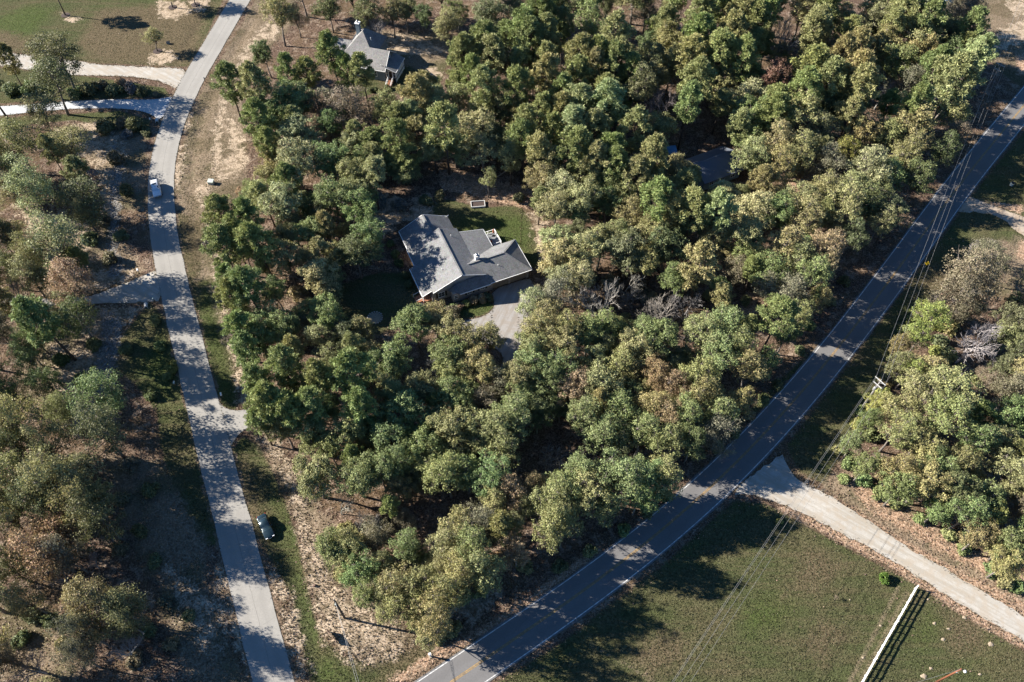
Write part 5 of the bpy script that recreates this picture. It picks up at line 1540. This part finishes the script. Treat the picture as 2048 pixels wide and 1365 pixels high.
# ------------------------------------------------------------------ white rail fence
f0, f1 = G(1829, 1178), G(1718, 1372)
fd = (f1 - f0).normalized()
f1 = f0 + fd * 32
fence = empty('rail_fence', (f0.x, f0.y, 0), math.atan2(fd.y, fd.x))
tag(fence, 'white vinyl three-rail fence crossing the mown field, casting a barred shadow', 'fence')
bay, nb_ = 1.47, 21
post_s = MB().box(-.055, .055, -.055, .055, -.1, 1.42).mesh('post', M['vinyl'])
post_t = MB().box(-.07, .07, -.07, .07, -.1, 1.62).add([(-.1, -.1, 1.62), (.1, -.1, 1.62), (.1, .1, 1.62), (-.1, .1, 1.62), (0, 0, 1.74)], [(0, 1, 4), (1, 2, 4), (2, 3, 4), (3, 0, 4), (3, 2, 1, 0)]).mesh('post', M['vinyl'])
rail = MB().box(.075, bay - .075, -.04, .04, -.085, .085).mesh('rail', M['vinyl'])
for k in range(nb_ + 1):
    c = bpy.data.objects.new('post', post_t if k % 5 == 0 else post_s)
    C.objects.link(c); c.parent = fence
    wp = local_to_world(fence, k * bay, 0)
    gz = zg(wp.x, wp.y)
    c.location = (k * bay, random.gauss(0, .012), gz)
    c.rotation_euler = (R(random.gauss(0, .9)), R(random.gauss(0, .9)), 0)
    if k < nb_:
        for zz in (.42, .84, 1.28):
            c = bpy.data.objects.new('rail', rail)
            C.objects.link(c); c.parent = fence
            c.location = (k * bay, random.gauss(0, .01), gz + zz + random.gauss(0, .012))
            c.rotation_euler = (0, R(random.gauss(0, .5)), 0)

# ------------------------------------------------------------------ road furniture and yard things
def mailbox(px, py, label, post='wood', box='white', h=1.1, rz=0.0, name='mailbox'):
    P = G(px, py)
    P = keep_off(P, .25)
    o = empty(name, (P.x, P.y, zg(P.x, P.y)), rz)
    tag(o, label, 'mailbox', 'mailboxes along the roads')
    MB().box(-.06, .06, -.06, .06, -.2, h).build('post', M[post], o)
    n = 9
    prof = [(.16 * math.cos(math.pi * k / (n - 1)), h + .16 + .14 * math.sin(math.pi * k / (n - 1))) for k in range(n)] + [(-.16, h), (.16, h)]
    mb = MB()
    m_ = len(prof)
    mb.add([(x, -.3, z) for x, z in prof] + [(x, .3, z) for x, z in prof], [tuple(range(m_)), tuple(range(2 * m_ - 1, m_ - 1, -1))] + [(i + m_, (i + 1) % m_ + m_, (i + 1) % m_, i) for i in range(m_)])
    mb.build('box', M[box], o)
    MB().box(.165, .185, -.1, -.06, h + .1, h + .34).build('flag', M['terracotta'], o)
    return o
mailbox(446, 796, 'white mailbox on a post just above the asphalt apron', rz=R(20), h=1.25)
mailbox(303, 246, 'pale mailbox beside the side road below the concrete driveway', rz=R(200), box='palegreen')
mailbox(279, 547, 'small white mailbox above the shaded gravel driveway mouth', rz=R(200))
mailbox(310, 604, 'pale mailbox below the shaded gravel driveway mouth', rz=R(200), box='palegreen')
mailbox(411, 165, 'dark mailbox on the right edge of the side road near its bend', rz=R(30), box='dark')
mailbox(352, 772, 'pale mailbox left of the side road opposite the apron', rz=R(190), box='palegreen')
# white post by the two-lane road
P = keep_off(G(861, 1313), .3)
o = empty('white_post', (P.x, P.y, zg(P.x, P.y)), R(25))
tag(o, 'white marker post with a square cap at the two-lane road edge', 'post')
MB().box(-.09, .09, -.09, .09, -.2, 1.35).build('shaft', M['white'], o)
MB().box(-.2, .2, -.16, .16, 1.35, 1.62).build('cap', M['white'], o)
MB().box(-.3, .3, -.3, .3, -.05, .12).build('base', M['mound'], o)
# weathered sign board seen almost edge-on
a, b = G(652, 1259, 1.35), G(673, 1285, 1.35)
d = b - a
o = empty('sign_board', ((a.x + b.x) / 2, (a.y + b.y) / 2, zg(a.x, a.y)), math.atan2(d.y, d.x))
tag(o, 'weathered brown sign board on two legs, seen edge-on, by the sandy corner', 'sign')
MB().box(-1.3, 1.3, -.04, .04, .30, 1.35).build('board', M['copper'], o)
for sx in (-1.2, 1.2):
    MB().box(sx - .06, sx + .06, .05, .16, -.2, 1.5).build('leg', M['pole'], o)
# yellow diamond warning sign
P = G(1845.5, 541)
o = empty('warning_sign', (P.x, P.y, zg(P.x, P.y)), R(-22))
tag(o, 'yellow diamond warning sign with a black arrow beside the two-lane road', 'sign')
MB().box(-.035, .035, -.03, .03, -.3, 2.9).build('post', M['galv'], o)
sgn = MB().add([(0, -.05, 1.75), (.58, -.05, 2.33), (0, -.05, 2.91), (-.58, -.05, 2.33), (0, -.035, 1.75), (.58, -.035, 2.33), (0, -.035, 2.91), (-.58, -.035, 2.33)], [(0, 1, 2, 3), (7, 6, 5, 4), (0, 4, 5, 1), (1, 5, 6, 2), (2, 6, 7, 3), (3, 7, 4, 0)]).build('face', M['yellow'], o)
ar = MB()
for (x0, z0), (x1, z1) in (((.1, 2.05), (.12, 2.28)), ((.12, 2.28), (.02, 2.42)), ((.02, 2.42), (-.12, 2.46))):
    ar.bar((x0, -.058, z0), (x1, -.058, z1), .008, .085, (0, 1, 0))
ar.add([(-.12, -.060, 2.60), (-.12, -.060, 2.32), (-.30, -.060, 2.47), (-.12, -.054, 2.60), (-.12, -.054, 2.32), (-.30, -.054, 2.47)], [(0, 2, 1), (3, 4, 5), (0, 3, 5, 2), (2, 5, 4, 1), (1, 4, 3, 0)])
ar.build('arrow', M['dark'], sgn)
# pale green utility box and the marker stake beside it
P = G(423, 367)
o = empty('utility_box', (P.x, P.y, zg(P.x, P.y)), R(-6))
tag(o, 'pale green metal utility box on the sandy verge of the side road', 'utility box')
MB().box(-.62, .62, -.5, .5, 0, .75).build('cabinet', M['palegreen'], o, bevel=.02)
MB().slab([(-.66, -.54, .80), (.66, -.54, .80), (.66, .54, .94), (-.66, .54, .94)], .06).build('lid', M['palegreen'], o)
MB().box(-.72, .72, -.6, .6, -.1, .001).build('base', M['drive'], o)
P = G(403, 356)
tag(MB().tube([(P.x, P.y, -.2), (P.x - .05, P.y, 1.1)], .035, 6).build('marker_stake', M['dark']), 'thin black marker stake left of the pale green utility box', 'stake')
P = G(337, 88)
o = empty('lawn_box', (P.x, P.y, zg(P.x, P.y)), R(10))
tag(o, 'small dark green box on the lawn above the sapling', 'utility box')
MB().box(-.4, .4, -.3, .3, 0, .5).build('cabinet', M['siding'], o)
MB().slab([(-.43, -.33, .55), (.43, -.33, .55), (.43, .33, .60), (-.43, .33, .60)], .05).build('lid', M['dark'], o)
# raised garden bed behind the house
P = G(956, 410)
o = empty('garden_bed', (P.x, P.y, zg(P.x, P.y)), R(6))
tag(o, 'rectangular pale-framed garden bed of dark soil behind the house', 'garden bed')
for x0, x1, y0, y1 in ((-1.6, 1.6, -.95, -.8), (-1.6, 1.6, .8, .95), (-1.6, -1.45, -.79, .79), (1.45, 1.6, -.79, .79)):
    MB().box(x0, x1, y0, y1, -.05, .42).build('board', M['trim'], o)
MB().box(-1.44, 1.44, -.79, .79, -.05, .25).build('soil', M['mulch'], o)
# ring of stones on the left lawn
P = G(750, 636)
o = empty('stone_ring', (P.x, P.y, zg(P.x, P.y)))
tag(o, 'round flower bed edged with pale stones on the shaded left lawn', 'flower bed')
for k in range(18):
    a = k * math.tau / 18
    r_ = .17 + .05 * random.random()
    st = MB().lathe([(r_ * .8, -.05), (r_, .06), (r_ * .75, .16), (r_ * .2, .2)], 7).build('stone', M['rock'], o)
    st.location = (1.45 * math.cos(a), 1.45 * math.sin(a), 0)
    st.rotation_euler = (0, 0, random.random() * 6)
    st.scale = (1.2, .9, 1)
MB().lathe([(1.3, -.05), (1.3, .04), (.3, .10)], 18).build('bed', M['mound'], o)
# dark wheeled bin on the far right verge
P = G(2022, 372)
o = empty('wheeled_bin', (P.x, P.y, zg(P.x, P.y)), R(30))
tag(o, 'dark blue wheeled rubbish bin in shade near the sandy driveway', 'bin')
MB().add([(-.25, -.28, .06), (.25, -.28, .06), (.25, .28, .06), (-.25, .28, .06), (-.32, -.36, 1.0), (.32, -.36, 1.0), (.32, .36, 1.0), (-.32, .36, 1.0)], [(3, 2, 1, 0), (4, 5, 6, 7), (0, 1, 5, 4), (1, 2, 6, 5), (2, 3, 7, 6), (3, 0, 4, 7)]).build('body', M['siding'], o)
MB().slab([(-.35, -.40, 1.07), (.35, -.40, 1.07), (.35, .40, 1.10), (-.35, .40, 1.10)], .05).build('lid', M['dark'], o)
for sx in (-.3, .3):
    MB().tube([(sx - .03, .3, .12), (sx + .03, .3, .12)], .12, 10).build('wheel', M['rubber'], o)
# culvert pipe ends by the shaded drive
for (px, py), lb in (((292, 612), 'below'), ((322, 243), 'beside the concrete driveway, not below')):
    P = keep_off(G(px, py), .8)
    o = empty('culvert_pipe', (P.x, P.y, zg(P.x, P.y)), R(-75))
    tag(o, 'round concrete culvert pipe end %s' % ('under the shaded gravel driveway' if py > 500 else 'under the concrete driveway mouth'), 'pipe', 'culvert pipes')
    n = 16
    mb = MB()
    for ro, ri in ((.38, .30),):
        V_ = []
        for xx in (-.6, .6):
            for rr_ in (ro, ri):
                V_ += [(xx, rr_ * math.cos(k * math.tau / n), .12 + rr_ * math.sin(k * math.tau / n)) for k in range(n)]
        F_ = []
        for k in range(n):
            k2 = (k + 1) % n
            F_ += [(k, k2, 2 * n + k2, 2 * n + k), (3 * n + k, 3 * n + k2, n + k2, n + k), (k2, k, n + k, n + k2), (2 * n + k, 2 * n + k2, 3 * n + k2, 3 * n + k)]
        mb.add(V_, F_)
    mb.build('pipe', M['trim'], o, True)
    MB().box(-.75, -.58, -.55, .55, -.2, .1).build('headwall', M['rock'], o)
# sandy mounds on the mown field
for k, (px, py, r_, lb) in enumerate([(1856, 1199, .20, 'right of the fence top end'), (1869, 1247, .26, 'nearest the fence shadow'), (1897, 1258, .24, 'fourth from the drive'), (1761, 1252, .22, 'alone left of the fence'), (1981, 1288, .42, 'largest, far right'), (1929, 1236, .28, 'closest below the gravel drive'), (1886, 1279, .30, 'in the middle of the right field part'), (1848, 1353, .48, 'at the bottom edge by the lamp pole'), (1726, 1316, .24, 'left of the fence near the bottom edge'), (1862, 1337, .26, 'just above the lamp pole'), (1960, 1349, .22, 'right of the lamp'), (1700, 1200, .14, 'beside the dead sapling')]):
    P = G(px, py)
    rr_ = random.Random(k)
    n = 9
    prof = [1, .96, .7, .3]
    mb = MB()
    V_, F_ = [], []
    wob = [rr_.uniform(.75, 1.25) for _ in range(n)]
    for i, (q, zz) in enumerate(((1, -.06), (.9, .06), (.6, .13), (.2, .18))):
        V_ += [(r_ * q * wob[j] * 1.25 * math.cos(j * math.tau / n), r_ * q * wob[j] * .9 * math.sin(j * math.tau / n), zz * (.5 + r_)) for j in range(n)]
    for i in range(3):
        F_ += [(i * n + j, i * n + (j + 1) % n, (i + 1) * n + (j + 1) % n, (i + 1) * n + j) for j in range(n)]
    F_.append(tuple(3 * n + j for j in range(n)))
    m_ = MB().add(V_, F_).build('dirt_mound', M['mound'])
    m_.location = (P.x, P.y, zg(P.x, P.y))
    tag(m_, 'small pale dirt mound on the field, ' + lb, 'mound', 'pale dirt mounds on the field')
# dead sapling on the field
P = G(1668, 1201)
o = empty('dead_sapling', (P.x, P.y, zg(P.x, P.y)))
o.scale = (.16, .16, .15)
for nm, me_ in (('trunk', BARE[1][0]), ('branches', BARE[1][1])):
    c = bpy.data.objects.new(nm, me_); C.objects.link(c); c.parent = o; c.color = (.18, .135, .09, 1)
tag(o, 'tiny dry brown sapling alone in the middle of the field', 'sapling')
# stump by the grass strip
P = G(629, 1172)
tag(MB().lathe([(.30, -.1), (.24, .12), (.2, .36), (.02, .37)], 10, (0, 0)).build('tree_stump', M['copper']), 'small reddish stump at the grass strip edge above the corner pole', 'stump').location = (P.x, P.y, zg(P.x, P.y))
# fallen dead limbs
for k, (px, py, ln, rz, lb) in enumerate([(990, 355, 4.0, .6, 'among the pine straw behind the house'), (1600, 360, 4.5, .2, 'on the clay clearing right of the metal-roofed house'), (780, 690, 3.2, 2.2, 'under the trees below the flower ring'), (1470, 620, 4.0, -.4, 'in the brown clearing left of the two-lane road')]):
    P = G(px, py, .3)
    rr_ = random.Random(40 + k)
    pts = [Vector((0, 0, .15))]
    for i in range(5):
        pts.append(pts[-1] + Vector((math.cos(rz + rr_.gauss(0, .2)), math.sin(rz + rr_.gauss(0, .2)), rr_.gauss(0, .05))) * ln / 5)
    mb = MB().tube(pts, [.12, .11, .09, .07, .05, .02], 6)
    for i in (2, 3, 4):
        mb.tube([pts[i], pts[i] + Vector((rr_.gauss(0, .7), rr_.gauss(0, .7), .4))], [.05, .015], 5)
    o = mb.build('fallen_limb', M['twig'])
    o.color = (.27, .24, .21, 1)
    o.location = (P.x, P.y, zg(P.x, P.y))
    tag(o, 'pale fallen dead limb ' + lb, 'log', 'fallen limbs')

# ------------------------------------------------------------------ uncountable ground cover
def scatter(n, seed, need):
    rng = np.random.default_rng(seed)
    out = []
    tot = 0
    while tot < n:
        px = rng.uniform(-20, 2068, n); py = rng.uniform(-20, 1385, n)
        u, v = px - 1024, py - 682.5
        k = CAM_H / (FPX * SP + v * CP)
        P = np.stack([u * k, (FPX * CP - v * SP) * k], 1)
        g = {a: grid_at(ATTR[a].reshape(ny, nx), P) for a in ATTR}
        rd = grid_at(ROAD_D.reshape(ny, nx), P)
        ok = need(g, rng, n) & (rd > W2 + .5)
        for q in DRIVE_G.values():
            ok &= ~inside(P, q)
        ok &= ~inside(P, FOOT)
        out.append(P[ok]); tot += ok.sum()
        if len(out) > 12:
            break
    P = np.vstack(out)[:n]
    return P, grid_at(ZGRID, P), rng
ha = R(23.3)
FOOT = np.array([(-10.13 + x * math.cos(ha) - y * math.sin(ha), 103.28 + x * math.sin(ha) + y * math.cos(ha)) for x, y in ((-8.6, -2.2), (14.7, -2.2), (14.7, 7.2), (12.4, 12.4), (4.2, 12.4), (4.2, 19), (-7.4, 19), (-8.6, 8.5))])
def blades(name, P, Z, rng, h, w, col, cat, label, mat, n_per=2):
    n = len(P)
    B = np.repeat(np.c_[P, Z - .02], n_per, 0) + np.c_[rng.normal(0, .06, (n * n_per, 2)), np.zeros(n * n_per)]
    az = rng.uniform(0, 6.283, n * n_per)
    sd_ = np.c_[np.cos(az), np.sin(az), np.zeros(n * n_per)] * rng.uniform(*w, n * n_per)[:, None]
    up = np.c_[rng.normal(0, .45, (n * n_per, 2)), np.ones(n * n_per)] * rng.uniform(*h, n * n_per)[:, None]
    V = np.stack([B - sd_, B + sd_, B + up], 1).reshape(-1, 3)
    F = np.arange(len(B) * 3).reshape(-1, 3)
    L = np.clip(rng.normal(.5, .22, len(B)), 0, 1)
    o = bpy.data.objects.new(name, mesh_np(name, V, F, mat, L))
    C.objects.link(o)
    o.color = (*(c * K for c in col), 1)
    tag(o, label, cat, None, 'stuff')
P, Z, rng = scatter(70000, 21, lambda g, r, n: (g['grass'] + r.normal(0, .35, n) > .1) & (g['sand'] < .2) & (g['clay'] < .2))
blades('grass_tufts', P, Z, rng, (.06, .20), (.04, .11), (.125, .128, .06), 'grass', 'short dry grass tufts over the verges, lawns and field', M['leaf'])
P, Z, rng = scatter(30000, 22, lambda g, r, n: (g['grass'] < .3) & (np.maximum(g['sand'], g['rock']) + r.normal(0, .5, n) > -.6))
blades('dry_weeds', P, Z, rng, (.10, .38), (.05, .13), (.27, .215, .14), 'weeds', 'dry tan weeds on the sandy and stony ground', M['leaf'])
P, Z, rng = scatter(80000, 23, lambda g, r, n: (g['grass'] + r.normal(0, .4, n) < .1) & (g['sand'] + r.normal(0, .5, n) < .3))
P0, Z0, r0_ = P, Z, rng
# weeds creeping over the edges of the drives and the road shoulders
EP = []
er = np.random.default_rng(31)
for nm, g in DRIVE_G.items():
    q = resample_poly(g, .10)
    q = q[er.random(len(q)) < .55]
    EP.append(q + er.normal(0, .22, q.shape))
for line, hw in ((MAIN, W2 + .33), (SIDE, W2 + .08)):
    nr = normals(line)
    for sg in (-1, 1):
        e = resample_poly(line + nr * sg * hw, .12)
        e = e[(e[:, 1] > 20) & (e[:, 1] < 220) & (np.abs(e[:, 0]) < 170)]
        e = e[er.random(len(e)) < .5]
        EP.append(e + er.normal(0, .12, e.shape) + 0)
EP = np.vstack(EP)
dm = np.minimum(poly_dist(EP, MAIN) - W2 - .2, poly_dist(EP, SIDE) - W2 + .06)
EP = EP[dm > 0]
blades('edge_weeds', EP, np.maximum(grid_at(ZGRID, EP), -.02) + .02, er, (.08, .28), (.05, .12), (.17, .14, .08), 'weeds', 'weeds and dry grass creeping over road and drive edges', M['leaf'])
P, Z, rng = P0, Z0, r0_
Nn = unit(rng.normal(size=(len(P), 3)) * .55 + (0, 0, 1))
V, F = leaf_quads(np.c_[P, Z + rng.uniform(.02, .12, len(P))], Nn, rng.uniform(.10, .30, len(P)), rng)
o = bpy.data.objects.new('leaf_litter', mesh_np('leaf_litter', V, F, M['leaf'], rng.random(len(P))))
C.objects.link(o)
o.color = (.178, .125, .089, 1)
tag(o, 'fallen brown leaves and pine straw on the forest floor', 'leaf litter', None, 'stuff')
print('trees', count)
